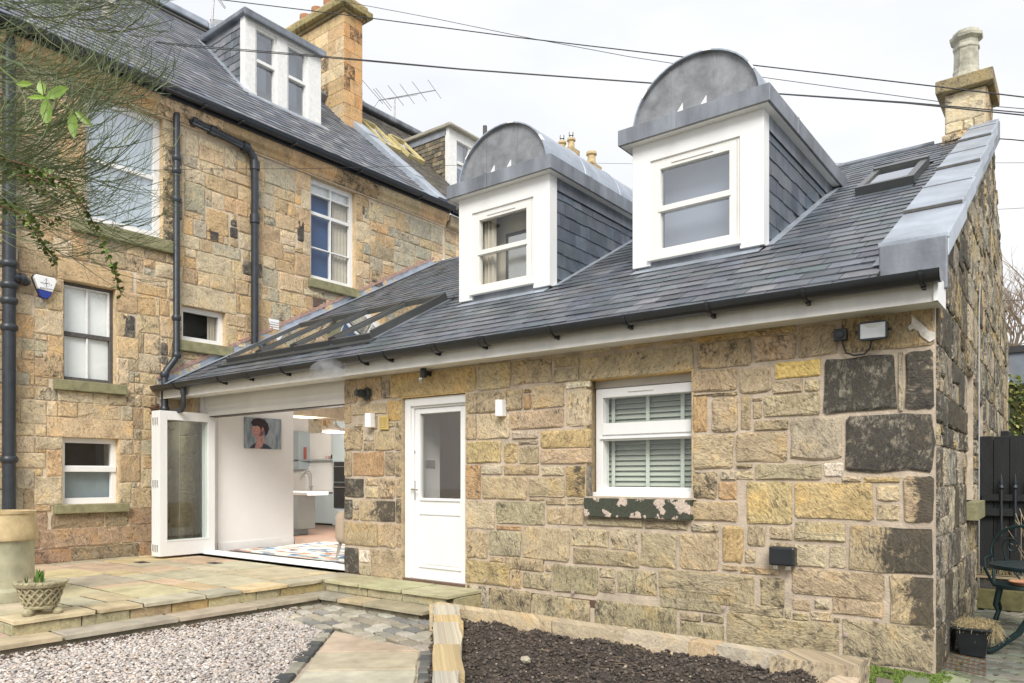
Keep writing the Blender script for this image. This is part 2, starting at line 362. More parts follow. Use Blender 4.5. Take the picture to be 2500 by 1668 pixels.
# patio ------------------------------------------------------------
PX=-7.03
pc=[(.49,.42,.26),(.50,.42,.25),(.45,.405,.27),(.46,.41,.28),(.52,.41,.24),(.50,.385,.265),(.44,.39,.28),(.53,.43,.24),(.46,.42,.30)]
patio=MB().box(-16,PX-.04,2.37,6.3,-.1,PZ-.007).box(PX-.04,-5.10,5.56,6.3,-.1,PZ-.007).build('patio',plain('dark_joint',(.085,.068,.035),.95),None,kind='structure')
def slab(x0,x1,y0,y1,zt,th=.035,col=None,edge=.004,gap=.015):
    n=[]; x0+=gap;x1-=gap;y0+=gap;y1-=gap
    for (a,b,c,d) in ((x0,y0,x1,y0),(x1,y0,x1,y1),(x1,y1,x0,y1),(x0,y1,x0,y0)):
        k=4
        for i in range(k): t=i/k; n.append((a+(c-a)*t+U(-edge,edge),b+(d-b)*t+U(-edge,edge)))
    m=len(n); dz=U(-.002,.002); V=[(x+U(-.006,.006),y+U(-.006,.006),zt-th) for x,y in n]+[(x,y,zt-.005+dz) for x,y in n]+[((x-(x0+x1)/2)*.985+(x0+x1)/2,(y-(y0+y1)/2)*.985+(y0+y1)/2,zt+dz) for x,y in n]
    F=[(i,(i+1)%m,m+(i+1)%m,m+i) for i in range(m)]+[(m+i,m+(i+1)%m,2*m+(i+1)%m,2*m+i) for i in range(m)]+[tuple(range(2*m,3*m))]
    return (V,F,(*jit(col or R_.choice(pc),.12,.05),0),R_.random())
def pack(x0,y0,nx,ny,m,sizes):
    g=[[0]*ny for _ in range(nx)]; out=[]
    for i in range(nx):
        for j in range(ny):
            if g[i][j]: continue
            for (a,b) in R_.sample(sizes,len(sizes))+[(1,1)]:
                if i+a<=nx and j+b<=ny and not any(g[i+p][j+q] for p in range(a) for q in range(b)):
                    for p in range(a):
                        for q in range(b): g[i+p][j+q]=1
                    out.append((x0+i*m,x0+(i+a)*m,y0+j*m,y0+(j+b)*m)); break
    return out
ps=[slab(*r,PZ) for r in pack(-12.3,2.33,16,12,.3065,[(2,3),(3,2),(2,2),(3,3),(2,1),(1,2),(2,4)]) if r[1]>XB or r[3]<6.1]
# leave room: clip the packed field at the outer coping line
ps=[p for p in ps]
xe=-12.3+16*.3065
ys=[2.33,3.0,3.42,4.05,4.45,5.02,5.5,6.05]
for a,b in zip(ys,ys[1:]): ps.append(slab(xe,PX+.02,a,b,PZ))
xs=[PX+.02,-6.42,-5.74,-5.06]
for a,b in zip(xs,xs[1:]): ps.append(slab(a,b,5.48,6.05,PZ,col=(.43,.40,.25)))
ps.append(slab(-10.5,-6.4,6.05,6.2,PZ-.006,col=(.43,.40,.27)))
emit(ps,'paving_slab',FLAG,patio)
ri=[]
mapRX=lambda u,v,w:(PX-.05+w,u,v); mapRY=lambda u,v,w:(u,5.56-w,v); mapRN=lambda u,v,w:(u,2.37-w,v); mapRE=lambda u,v,w:(-5.11+w,u,v)
rc=[(.40,.29,.15),(.42,.34,.18),(.36,.33,.21),(.38,.35,.23),(.34,.26,.16)]
y=2.36
for wd in (.52,.42,.40,.38,.55,.30,.62,.05):
    if y+wd<5.6: ri.append(stone(y,y+wd,TZ-.01,PZ-.036,.03,mapRX,R_.choice(rc),.12,flat=True,gap=.006)); y+=wd
ri.append(stone(y,5.52,TZ-.01,PZ-.036,.03,mapRX,rc[2],.1,flat=True,gap=.006))
x=PX
for wd in (.22,.5,.55,.63):
    ri.append(stone(x,min(x+wd,-5.1),TZ-.01,PZ-.036,.03,mapRY,rc[3],.1,flat=True,gap=.006)); x+=wd
ri.append(stone(5.6,6.04,.05,PZ-.036,.03,mapRE,rc[2],.1,flat=True)); 
x=-9.5
while x<PX-.1: ri.append(stone(x,min(x+.45,PX-.03),TZ-.01,PZ-.036,.03,mapRN,R_.choice(rc[2:]),.1,flat=True)); x+=.45
emit(ri,'riser_stone',ASHL,patio)
step=MB().box(-12,PX+.24,2.08,5.26,0,TZ-.035).box(PX+.24,-5.25,5.27,5.60,0,TZ-.035).build('lower_step',TREADB,kind='structure')
tc_=[(.42,.385,.26),(.46,.40,.25),(.50,.40,.25),(.40,.35,.27),(.45,.37,.24)]
tr=[]; xo=PX+.29
ys=[2.02,2.62,3.62,4.45,5.22]
for a,b in zip(ys,ys[1:]): tr.append(slab(PX-.06,xo,a,b,TZ,.04,R_.choice(tc_)))
tr.append(slab(PX-.06,xo+.27,5.22,5.53,TZ,.04,tc_[3]))
xs=[xo+.27,-6.05,-5.16]
for a,b in zip(xs,xs[1:]): tr.append(slab(a,b,5.22,5.53,TZ,.04,tc_[2] if a<-6.1 else tc_[0]))
x=PX-.06
while x>-10: tr.append(slab(x-.7,x,2.02,2.36,TZ,.04,(.46,.34,.25))); x-=.7
emit(tr,'tread_slab',FLAG,step)
# yard path slabs ---------------------------------------------------
def poly_slab(pts,z,th,col,edge=.006):
    P=[]; n=len(pts)
    for i in range(n):
        a,b=Vector(pts[i][:2]),Vector(pts[(i+1)%n][:2])
        for k in range(4): q=a+(b-a)*k/4; P.append((q.x+U(-edge,edge),q.y+U(-edge,edge)))
    m=len(P); cx=sum(p[0] for p in P)/m; cy=sum(p[1] for p in P)/m
    V=[(x,y,z-th) for x,y in P]+[(x,y,z-.006) for x,y in P]+[(cx+(x-cx)*.98,cy+(y-cy)*.98,z) for x,y in P]
    F=[(i,(i+1)%m,m+(i+1)%m,m+i) for i in range(m)]+[(m+i,m+(i+1)%m,2*m+(i+1)%m,2*m+i) for i in range(m)]+[tuple(range(2*m,3*m))]
    return (V,F,(*col,0),R_.random())
ZP=.085
pathp=[]
for pts,col in (([(813,1544),(1025,1588),(777,1591)],(.47,.37,.27)),([(775,1593),(1024,1591),(1017,1632),(746,1636)],(.47,.41,.29)),
    ([(744,1639),(1016,1635),(1008,1692),(700,1692)],(.50,.47,.36)),([(698,1695),(1008,1695),(998,1790),(630,1790)],(.47,.42,.30)),([(628,1793),(998,1793),(980,1960),(520,1960)],(.46,.38,.29))):
    pathp.append(poly_slab([onZ(x,y,ZP) for x,y in pts],ZP,.05,col))
bed=[onZ(x,y,.062) for x,y in ((806,1539),(1032,1586),(1015,1700),(985,1965),(500,1965),(690,1668))]
yp=MB(); yp.prism([(p.x,p.y) for p in bed],0,.064); yp=yp.build('garden_path',MORT,kind='structure')
emit(pathp,'path_slab',FLAG,yp)
def inpoly(x,y,P):
    c=False; n=len(P); j=n-1
    for i in range(n):
        if (P[i][1]>y)!=(P[j][1]>y) and x<(P[j][0]-P[i][0])*(y-P[i][1])/(P[j][1]-P[i][1])+P[i][0]: c=not c
        j=i
    return c
def sett(cx,cy,a,b,rot,z,col,h=.06):
    c,s=math.cos(rot),math.sin(rot); P=[(-a,-b*.8),(-a*.8,-b),(a*.8,-b),(a,-b*.8),(a,b*.8),(a*.8,b),(-a*.8,b),(-a,b*.8)]
    P=[((x*c-y*s)*(1+U(-.06,.06))+cx,(x*s+y*c)*(1+U(-.06,.06))+cy) for x,y in P]; n=8
    V=[(x,y,z-h) for x,y in P]+[(x,y,z-.014) for x,y in P]+[((x-cx)*.86+cx,(y-cy)*.86+cy,z+U(-.004,.003)) for x,y in P]+[(cx,cy,z+.003)]
    F=[(i,(i+1)%n,n+(i+1)%n,n+i) for i in range(n)]+[(n+i,n+(i+1)%n,2*n+(i+1)%n,2*n+i) for i in range(n)]+[(2*n+i,2*n+(i+1)%n,3*n) for i in range(n)]
    return (V,F,(*jit(col,.18,.04),0),R_.random())
cpoly=[(onZ(x,y,GZ).x,onZ(x,y,GZ).y) for x,y in ((560,1512),(790,1462),(1058,1505),(1064,1680),(1022,1680),(1030,1590),(812,1540),(775,1542),(700,1520))]
cob=MB(); cob.prism(cpoly,0,.058); cob=cob.build('cobbled_area',TREADB,kind='structure')
se=[]; rot=math.radians(-14); cc=[(.34,.31,.24),(.39,.36,.285),(.29,.275,.23),(.43,.40,.33),(.22,.215,.2),(.33,.285,.225)]
for i in range(-60,60):
    for j in range(-60,60):
        x=i*.225+(j%2)*.11; y=j*.15; X=x*math.cos(rot)-y*math.sin(rot)-5.6; Y=x*math.sin(rot)+y*math.cos(rot)+4.6
        if inpoly(X,Y,cpoly): se.append(sett(X,Y,.108*U(.85,1),.069*U(.88,1),rot+U(-.06,.06),.082+U(-.006,.006),R_.choice(cc)))
emit(se,'sett',FLAG,cob)
ed=[]
a,b=onZ(800,1538,.08),onZ(672,1680,.08); n=11
dv=(b-a); an=math.atan2(dv.y,dv.x)
for i in range(n+6):
    q=a+dv*(i+.4)/n; ed.append(sett(q.x,q.y,dv.length/n*.47,.062,an,.088+U(-.006,.006),R_.choice([(.06,.068,.066),(.05,.055,.055),(.27,.25,.2)]) ))
a,b=onZ(1043,1590,.08),onZ(1036,1680,.08); dv=(b-a); an=math.atan2(dv.y,dv.x); n=6
for i in range(n+8):
    q=a+dv*(i+.4)/n; ed.append(sett(q.x,q.y,dv.length/n*.46,.055,an,.088+U(-.006,.006),R_.choice([(.09,.095,.09),(.14,.14,.13),(.2,.19,.17)])))
emit(ed,'edging_sett',FLAG,yp)
# gravel --------------------------------------------------------------
gpoly=[(PX-.0+.22,1.0)]+[(PX+.22,5.0)]+[(onZ(x,y,.08).x,onZ(x,y,.08).y) for x,y in ((700,1513),(785,1537),(798,1540),(676,1668))]+[(-3.2,1.0)]
def ico():
    t=(1+5**.5)/2; v=np.array([(-1,t,0),(1,t,0),(-1,-t,0),(1,-t,0),(0,-1,t),(0,1,t),(0,-1,-t),(0,1,-t),(t,0,-1),(t,0,1),(-t,0,-1),(-t,0,1)],float)
    v/=np.linalg.norm(v[0]); f=[(0,11,5),(0,5,1),(0,1,7),(0,7,10),(0,10,11),(1,5,9),(5,11,4),(11,10,2),(10,7,6),(7,1,8),(3,9,4),(3,4,2),(3,2,6),(3,6,8),(3,8,9),(4,9,5),(2,4,11),(6,2,10),(8,6,7),(9,8,1)]
    return v,np.array(f)
IV,IF=ico()
def many(name,P,S,tints,mat,seed=1,flatz=.6,**k):
    rg=np.random.default_rng(seed); n=len(P); V=np.zeros((n,12,3))
    a=rg.uniform(0,6.28,n); ca,sa=np.cos(a),np.sin(a); b=rg.uniform(-.5,.5,n)
    base=IV[None]*(1+rg.uniform(-.14,.14,(n,12,1)))
    x=base[...,0]*S[:,None]*rg.uniform(1.0,1.5,(n,1)); y=base[...,1]*S[:,None]; z=base[...,2]*S[:,None]*flatz
    z2=z*np.cos(b)[:,None]+x*np.sin(b)[:,None]; x=x*np.cos(b)[:,None]-z*np.sin(b)[:,None]; z=z2
    V[...,0]=x*ca[:,None]-y*sa[:,None]; V[...,1]=x*sa[:,None]+y*ca[:,None]; V[...,2]=z; V+=P[:,None]
    Fi=(IF[None]+np.arange(n)[:,None,None]*12).reshape(-1,3)
    me=bpy.data.meshes.new(name); me.vertices.add(n*12); me.vertices.foreach_set('co',V.ravel()); me.loops.add(Fi.size); me.loops.foreach_set('vertex_index',Fi.ravel())
    me.polygons.add(len(Fi)); me.polygons.foreach_set('loop_start',np.arange(0,Fi.size,3)); me.polygons.foreach_set('loop_total',np.full(len(Fi),3)); me.polygons.foreach_set('use_smooth',np.ones(len(Fi),bool))
    me.update(calc_edges=True); me.materials.append(mat)
    at=me.attributes.new('tint','FLOAT_COLOR','POINT'); T=np.repeat(np.concatenate([tints,np.zeros((n,1))],1),12,0).astype(np.float32); at.data.foreach_set('color',T.ravel())
    return mkobj(name,me,None,None,**k)
rg=np.random.default_rng(3)
xs=[p[0] for p in gpoly]; ysx=[p[1] for p in gpoly]
Pn=rg.uniform((min(xs),min(ysx)),(max(xs),max(ysx)),(46000,2)); Pn=np.array([p for p in Pn if inpoly(p[0],p[1],gpoly)])
Pz=rg.uniform(.062,.085,len(Pn)); pal=np.array([(.60,.55,.50),(.68,.64,.60),(.52,.46,.41),(.46,.44,.43),(.60,.50,.43),(.72,.69,.66),(.36,.34,.33),(.56,.53,.52)])
MB().prism(gpoly,0,.058).build('gravel_bed',plain('gravel_base',(.22,.19,.16),.95,var=.4,vs=30),kind='structure')
many('gravel',np.c_[Pn,Pz],rg.uniform(.009,.0165,len(Pn)),pal[rg.integers(0,len(pal),len(Pn))]*rg.uniform(.72,1.08,(len(Pn),1))*np.array([.98,.95,.915]),TINTM,2,.6,label='pale pinkish white rounded gravel beside the patio steps',cat='gravel',kind='stuff')
# dead leaves along the step
Pl=np.c_[rg.normal(PX+.36,.05,420),rg.uniform(2.0,4.9,420),rg.uniform(.08,.095,420)]
many('leaf_litter',Pl,rg.uniform(.006,.014,420),np.array([(.10,.06,.035)])*rg.uniform(.5,1.6,(420,1)),TINTM,5,.25,label='brown leaf litter scattered along the foot of the lower step',cat='leaf litter',kind='stuff')
Pq=np.c_[rg.uniform(-6.7,-4.6,90),rg.uniform(2.6,4.9,90),np.full(90,.094)]; Pq=np.array([p for p in Pq if inpoly(p[0],p[1],gpoly)])
many('fallen_leaf',Pq,rg.uniform(.006,.013,len(Pq)),np.array([(.20,.12,.06)])*rg.uniform(.4,1.5,(len(Pq),1)),TINTM,15,.2,label='dead brown leaf fragments lying on the pale gravel',cat='leaves',kind='stuff')
Pj=[]
for i in range(5200):
    q=R_.choice(cpoly); x=U(-7.2,-3.2); y=U(3.2,5.2)
    if inpoly(x,y,cpoly) and noise.noise(Vector((x*3,y*3,9)))>.08: Pj.append((x,y,.064+U(0,.008)))
Pj=np.array(Pj); many('joint_moss',Pj,rg.uniform(.003,.008,len(Pj)),np.array([(.16,.14,.06)])*rg.uniform(.4,1.4,(len(Pj),1)),TINTM,16,.5,label='dull mossy debris lodged in the joints of the cobbled area',cat='moss',kind='stuff')
# =================================================================== raised bed
bedt=empty('raised_bed',(-2.9,4.6,.05),'raised planting bed edged with sawn sandstone blocks and filled with dark soil','raised bed')
ZB=.31; YB=5.12
def block(poly,z0,z1,col,soot=0.,top=.0,wob=.012):
    P=[]; n=len(poly)
    for i in range(n):
        a,b=Vector(poly[i]),Vector(poly[(i+1)%n])
        for k in range(3): q=a+(b-a)*k/3; P.append((q.x+U(-wob,wob),q.y+U(-wob,wob)))
    m=len(P); cx=sum(p[0] for p in P)/m; cy=sum(p[1] for p in P)/m
    V=[(x+U(-.02,.02),y+U(-.02,.02),z0) for x,y in P]+[(x+U(-.01,.01),y+U(-.01,.01),(z0+z1)/2) for x,y in P]+[(x,y,z1+U(-.003,.003)) for x,y in P]+[(cx,cy,z1)]
    F=[(i,(i+1)%m,m+(i+1)%m,m+i) for i in range(m)]+[(m+i,m+(i+1)%m,2*m+(i+1)%m,2*m+i) for i in range(m)]+[(2*m+i,2*m+(i+1)%m,3*m) for i in range(m)]
    return (V,F,(*col,soot),R_.random())
bk=[]
pxs=[1064,1211,1362,1533,1697,1758,2008]; colb=[(.58,.48,.33),(.53,.43,.29),(.50,.42,.30),(.53,.45,.34),(.52,.40,.26),(.52,.46,.37),(.58,.49,.36)]
for i in range(6):
    a=onY(pxs[i],1500,YB).x; b=onY(pxs[i+1],1500,YB).x
    bk.append(block([(a+.006,YB-.07-U(0,.05)),(b-.006,YB-.06-U(0,.05)),(b-.006,YB+.06),(a+.006,YB+.06)],.04,ZB+U(-.006,.006),colb[i],.05))
bk.append(block([(-1.62,4.86),(-1.15,4.92),(-1.12,5.22),(-1.60,5.2)],  .03,ZB+.015,(.45,.37,.26),.35,wob=.02))
lw=[(1478,1502),(1502,1519),(1519,1572),(1572,1638),(1638,1730),(1730,1900)]; lc=[(.56,.52,.43),(.56,.43,.24),(.55,.49,.38),(.52,.41,.24),(.46,.43,.37),(.50,.41,.27)]
for (y0,y1),c in zip(lw,lc):
    q=[onZ(1059,y0,ZB),onZ(1121,y0,ZB),onZ(1134 if y0>1560 else 1128,y1,ZB),onZ(1053 if y0>1560 else 1057,y1,ZB)]
    bk.append(block([(p.x,p.y) for p in q][::-1],.03,ZB+U(-.005,.005),c,.06))
q=[onZ(x,y,ZB) for x,y in ((2050,1650),(2098,1655),(2085,1760),(1960,1760),(1995,1672))]
bk.append(block([(p.x,p.y) for p in q][::-1],.03,ZB,(.56,.45,.33),.05))
q=[onZ(x,y,ZB) for x,y in ((1958,1764),(2083,1764),(2060,1950),(1880,1950))]
bk.append(block([(p.x,p.y) for p in q][::-1],.03,ZB,(.52,.42,.3),.05))
emit(bk,'edging_stone',ASHL,bedt)
# soil
sp=[(onY(1075,1500,YB).x,YB-.08),(-1.55,YB-.08),(-1.2,4.7),(-1.5,2.2),(-2.9,2.0),(-3.05,3.1)]
b=MB(); nx,ny=150,110; X0,X1,Y0,Y1=-4.85,-1.1,1.9,5.06; idx={}
for i in range(nx+1):
    for j in range(ny+1):
        x=X0+(X1-X0)*i/nx; y=Y0+(Y1-Y0)*j/ny
        z=.205+.05*noise.fractal(Vector((x*2.6,y*2.6,0)),1,2,6)+.03*noise.noise(Vector((x*16,y*16,3)))+.018*noise.noise(Vector((x*42,y*42,5)))
        if inpoly(x,y,sp): idx[(i,j)]=len(b.v); b.v.append((x,y,z)); b.t.append((1,1,1,0)); b.r.append(0)
for i in range(nx):
    for j in range(ny):
        q=[(i,j),(i+1,j),(i+1,j+1),(i,j+1)]
        if all(k in idx for k in q): b.f.append(tuple(idx[k] for k in q))
b.build('soil',SOIL,bedt,kind='stuff')
Ps=rg.uniform((-4.85,1.9),(-1.1,5.05),(30000,2)); Ps=np.array([p for p in Ps if inpoly(p[0],p[1],sp)])
zz=np.array([.215+.05*noise.fractal(Vector((x*2.6,y*2.6,0)),1,2,6)+.02*noise.noise(Vector((x*16,y*16,3))) for x,y in Ps])
tn=np.array([(.066,.052,.042)])*rg.uniform(.35,1.9,(len(Ps),1)); pick=rg.random(len(Ps))<.05; tn[pick]=np.array([.34,.28,.21])*rg.uniform(.5,1.1,(pick.sum(),1))
o=many('soil_clod',np.c_[Ps,zz],(.0025+.014*rg.random(len(Ps))**3)*np.where(pick,.8,1),tn,TINTM,8,.8,kind='stuff'); o.parent=bedt; o.location=-org(bedt)
b=MB()
for i in range(260):
    x,y=U(-4.4,-1.4),U(2.4,5)
    if not inpoly(x,y,sp): continue
    p=Vector((x,y,.235)); d=U(0,6.28); q=[p]; 
    for k in range(3): d+=U(-.7,.7); q.append(q[-1]+Vector((math.cos(d)*.03,math.sin(d)*.03,U(-.006,.012))))
    b.tube(q,.0014,3,(*R_.choice([(.30,.22,.13),(.16,.10,.06)]),0))
b.build('root_fibre',TINTM,bedt,kind='stuff')
mkobj('rock',rawmesh('rock',[tuple(Vector((-2.98,4.0,.27))+Vector(v)*.035) for v in IV*np.array([1.3,.9,.8])],[tuple(map(int,f)) for f in IF],ASHL,[(.4,.36,.28,0)]*12,[.3]*12,org(bedt)),bedt)
# brick lane --------------------------------------------------------------
lane=MB().box(-1.0,4.5,3.2,14,0,.062).build('brick_lane',EARTH,kind='structure')
br=[]
for j in range(0,66):
    for i in range(0,22):
        y=3.2+j*.105; x=-.98+i*.235+(j%2)*.11
        if y>9.6 or (x<-.1 and y<6.0 and R_.random()<.45): continue
        br.append(sett(x+.1,y,.109,.047,U(-.03,.03),.078+U(-.004,.004),R_.choice([(.16,.17,.12),(.20,.20,.15),(.13,.14,.115),(.18,.17,.14)]),.04))
emit(br,'brick',FLAG,lane)
flag=[poly_slab([onZ(x,y,.085) for x,y in p],.085,.04,c) for p,c in (([(2210,1645),(2268,1652),(2272,1700),(2196,1690)],(.20,.21,.15)),([(2310,1642),(2370,1660),(2368,1690),(2290,1690)],(.30,.32,.2)),([(2140,1652),(2180,1660),(2185,1700),(2130,1695)],(.20,.16,.14)),([(2040,1700),(2130,1700),(2140,1760),(2020,1760)],(.2,.2,.15)))]
emit(flag,'flagstone',FLAG,lane)
Pm=[]; 
for i in range(9000):
    t=R_.random(); 
    if R_.random()<.6: x=U(-1.35,-.75); y=6.03-abs(R_.gauss(0,.22))
    else: y=U(5.6,9.0); x=GX(y)+abs(R_.gauss(0,.07))
    if x<-1.05 and y<5.3: continue
    Pm.append((x,y,.062+U(0,.03)*math.exp(-abs(y-6)*3)))
Pm=np.array(Pm); many('moss',Pm,rg.uniform(.004,.010,len(Pm)),np.array([(.10,.15,.022)])*rg.uniform(.45,1.5,(len(Pm),1)),TINTM,11,.8,label='bright green moss and tiny weeds at the foot of the cottage corner',cat='moss',kind='stuff')

# =================================================================== EXTENSION
ext=empty('stone_cottage_extension',(-6,6.05,.1),'low rubble stone cottage extension with slate roof, two lead topped dormers and folding doors','building')
DO=(onY(982,1000).x,onY(1137.5,1000).x,PZ-.1,onY(1063,965).z)          # door opening
WO=(onY(1432,1000).x,onY(1690,1000).x,onY(1560,1217).z,onY(1560,916.6).z)  # window opening
BO=(-10.8,onY(842,1200).x,.0,3.0)                                        # bifold opening
wallA=backing([DO,WO],BO[1],-.88,.0,2.78,-.55,-.001,mapA).build('front_wall',MORT,ext)
nib=MB().box(XB+.002,-10.8,.0,2.78,-.55,-.001,mapA).build('wall_nib',MORT,ext)
S6=(350,800,2.306);S7=(1100,880,2.8);S8=(1700,700,2.45);S9=(1400,1300,2.136);S10=(700,1350,2.9375)
TR=[
(S6,"1132,285,1203,428,T 1206,280,1342,412,B 1345,300,1392,402,G 1375,408,1457,526,Y 1132,433,1172,540,T3 1176,430,1372,492,B 1284,495,1320,575,T 1375,530,1418,560,B 1185,540,1236,560,P 1133,562,1237,692,B5 1240,585,1302,640,P 1240,645,1302,694,T 1305,575,1417,692,B 1420,530,1457,692,T 1134,697,1178,838,T4 1182,698,1357,838,O 1360,698,1417,835,T4 1420,698,1457,838,T 1133,846,1243,958,K9 1250,845,1325,890,C 1252,893,1327,962,C 1330,846,1418,962,B6 1422,845,1457,955,T4 1133,964,1180,1080,K8 1182,970,1218,1024,P 1182,1028,1218,1084,B 1222,970,1420,1092,B8r 1423,962,1457,1100,T7 1133,1092,1322,1232,B 1325,1100,1421,1238,B 1425,1106,1457,1240,T6 1133,1236,1214,1380,K9 1218,1250,1275,1325,W2 1218,1330,1278,1398,L 1280,1246,1457,1415,B 1388,238,1874,384,A2 1880,225,2000,355,C"),
(S7,"183,15,415,200,C 425,-8,697,165,C 703,-30,882,48,B 705,55,880,150,C 882,-62,1662,108,S3 105,215,352,360,B4 356,190,497,345,B5 500,190,557,225,Y 500,230,557,335,O 563,168,780,328,B 790,142,960,192,W 790,196,960,450,C 103,372,182,540,B 188,362,408,540,C3 413,338,780,470,N 420,480,604,540,P 465,544,602,577,G 614,470,960,598,A4t 617,600,964,708,N 107,550,350,706,A 364,560,464,706,A 470,585,608,708,B 364,712,608,786,B 103,714,210,946,O 212,712,358,782,P2 217,790,528,952,B 534,798,785,936,B 622,724,782,790,C3 790,718,926,932,A6r 928,718,964,932,D4 103,958,306,1152,C 312,962,648,1122,L4 537,938,648,962,B 653,940,790,992,B 797,938,915,992,B 660,1002,918,1126,B 312,1128,488,1162,O 106,1163,260,1358,B 265,1165,490,1336,L4 494,1140,815,1362,B 826,1145,1086,1280,C 1095,1153,1286,1300,C 928,1078,1322,1140,L 1326,1092,1624,1160,L 836,1288,1294,1406,L 1297,1176,1552,1416,L2 1570,1182,1836,1430,B 1642,1113,1838,1176,P 1655,962,1966,1100,B 1854,1128,2006,1386,Y 1655,758,1825,952,B7 1845,752,1966,822,P3 1830,828,1966,954,O 1658,500,1940,742,C 1655,238,1760,492,O 1788,250,1968,490,B4 1650,62,1966,216,B5l 1655,218,1966,238,P 268,1340,365,1382,B 368,1345,644,1440,B 103,1370,412,1536,A2 416,1424,488,1562,B3 648,1398,694,1446,B 490,1448,692,1570,L 698,1398,1014,1590,L 1018,1420,1132,1490,C 1018,1494,1132,1590,L 1138,1432,1414,1602,L 1425,1445,1972,1600,L 2012,1290,2090,1386,B"),
(S8,"5,322,338,486,B5 342,288,600,448,N 603,228,845,418,B3 0,262,600,312,A3 865,140,1452,380,B5l 468,440,747,548,YY 253,478,452,640,C 453,553,643,642,C 648,550,742,628,C 90,634,252,656,C 402,640,745,776,C 338,690,398,790,B 332,664,400,688,B 347,794,556,862,B3 762,416,1200,752,K9 1204,385,1244,752,G 1247,378,1452,736,K9 560,784,872,1038,G 895,758,1452,1112,K9 236,868,548,1052,B 238,1056,340,1088,B 352,1056,756,1158,L 758,1050,888,1142,W 147,1098,348,1156,C3 870,1130,995,1170,C 1000,1134,1224,1176,A 1076,1184,1220,1288,C 1076,1298,1220,1402,C 1238,1128,1452,1416,B9r 588,1168,1064,1394,A3 300,1164,576,1426,A4 438,1434,582,1518,C 586,1404,898,1530,B3 0,1424,134,1472,B"),
(S9,"1024,-8,1142,40,C 1150,-8,1422,46,C 1440,-30,1900,212,B9r 1150,58,1325,185,C 1333,68,1424,188,C 1022,52,1146,160,B 776,168,864,200,B 868,178,1080,222,B 452,208,950,368,L 972,232,1106,390,L4 1140,196,1624,340,B 1350,345,1624,438,B 1140,345,1240,412,B 1648,222,1900,490,B9r 452,336,775,412,L 818,372,1100,436,L 1140,418,1232,462,L 1256,345,1340,402,C 1234,408,1354,466,C 1104,395,1138,452,L 556,418,668,464,L 672,428,788,472,L 556,470,790,590,L2 803,440,1390,650,L 1402,468,1900,700,L3 112,370,545,540,L 0,360,92,470,L 1356,440,1396,470,L"),
(S10,"1300,232,1456,400,P4 1462,258,1760,450,L3 1300,404,1456,470,L 1766,310,2178,520,L 2208,352,2360,500,L"),
]
HON=(.46,.37,.25)
HB=lambda c,k=.38:tuple(a*(1-k)+b*k for a,b in zip(c,HON))
CM={'T':TAN,'B':BUFF,'G':GRY,'Y':AMB,'YY':YEL,'P':PALE,'C':CRM,'O':ORNG,'K':(.26,.235,.19),'A':(.56,.43,.21),'S':(.48,.41,.26),'N':PNK,'W':(.70,.64,.54),'L':(.43,.385,.26),'D':DRK}
stones=[]; taken=[]
ZTA=2.765
for (ox,oy,s),txt in TR:
    for it in txt.split():
        a=it.split(','); x0,y0,x1,y1=[float(k) for k in a[:4]]; code=a[4]
        g=code[-1] if code[-1] in 'rlt' else None; code=code.rstrip('rlt')
        so=(int(code[-1])/9)**1.6 if code[-1].isdigit() else (R_.random()**2)*.45; cd_=code.rstrip('0123456789'); col=CM[cd_]; col=col if cd_ in ('K','W','YY','D') else tuple(q*.93 for q in HB(col,.34))
        cm=(x0+x1)/2; u0=onY(ox+x0/s,1000).x; u1=onY(ox+x1/s,1000).x
        v1=onY(ox+cm/s,oy+y0/s).z; v0=onY(ox+cm/s,oy+y1/s).z
        v1=min(v1,ZTA); v0=max(v0,.06); u1=min(u1,-.862)
        if v1-v0<.02: continue
        taken.append((u0,u1,v0,v1)); 
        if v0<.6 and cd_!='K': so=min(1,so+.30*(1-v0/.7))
        fl=code[0] in 'AS' and x1-x0>450
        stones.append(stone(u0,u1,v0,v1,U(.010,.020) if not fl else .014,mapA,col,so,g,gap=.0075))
# gaps in the traced field are filled with small packing stones
fill=[(DO[1]+.02,-.90,.06,ZTA)]
grid=.06; occ=lambda u,v:any(a-.012<u<b+.012 and c-.012<v<d+.012 for a,b,c,d in taken) or (DO[0]<u<DO[1]) or (WO[0]-.02<u<WO[1]+.02 and WO[2]-.19<v<WO[3])
v=.08
while v<ZTA-.05:
    u=DO[1]+.03
    while u<-.95:
        k=0
        while not occ(u+k*grid,v) and not occ(u+k*grid,v+.05) and u+(k)*grid<-.95 and k<6: k+=1
        if k>=2:
            h=1
            while h<5 and all(not occ(u+q*grid,v+h*grid+.02) for q in range(k)): h+=1
            r=(u,u+(k-.4)*grid,v,min(v+h*grid,ZTA)); 
            if r[3]-r[2]>.05: stones.append(stone(*r,U(.006,.014),mapA,R_.choice([BUFF,CRM,TAN,OLV]),.15)); taken.append(r)
            u+=k*grid
        u+=grid
    v+=grid
# nib left of the folding doors
v=.3; nibs=[]
while v<2.5: h=U(.25,.4); nibs.append(stone(XB+.03,-10.82,v,v+h,.02,mapA,R_.choice([BUFF,TAN]),.1)); v+=h
emit(stones,'stone',STONE,wallA,limit=300); emit(nibs,'stone',STONE,nib)
# white splash of lime and old paint on the corner stone
# reveals of door and window: dressed stone cheeks
for (h) in (DO,WO):
    for q,c in (((h[0]-.02,h[0]+.003,h[2]+.001,h[3]-.004,-.5,.006),TAN),((h[1]-.003,h[1]+.02,h[2]+.001,h[3]-.004,-.5,.006),BUFF),((h[0]-.02,h[1]+.02,h[3]-.003,h[3]+.02,-.498,.004),AMB)):
        MB().box(*q,mapA,(*c,.08),R_.random()).build('reveal',ASHL,wallA)
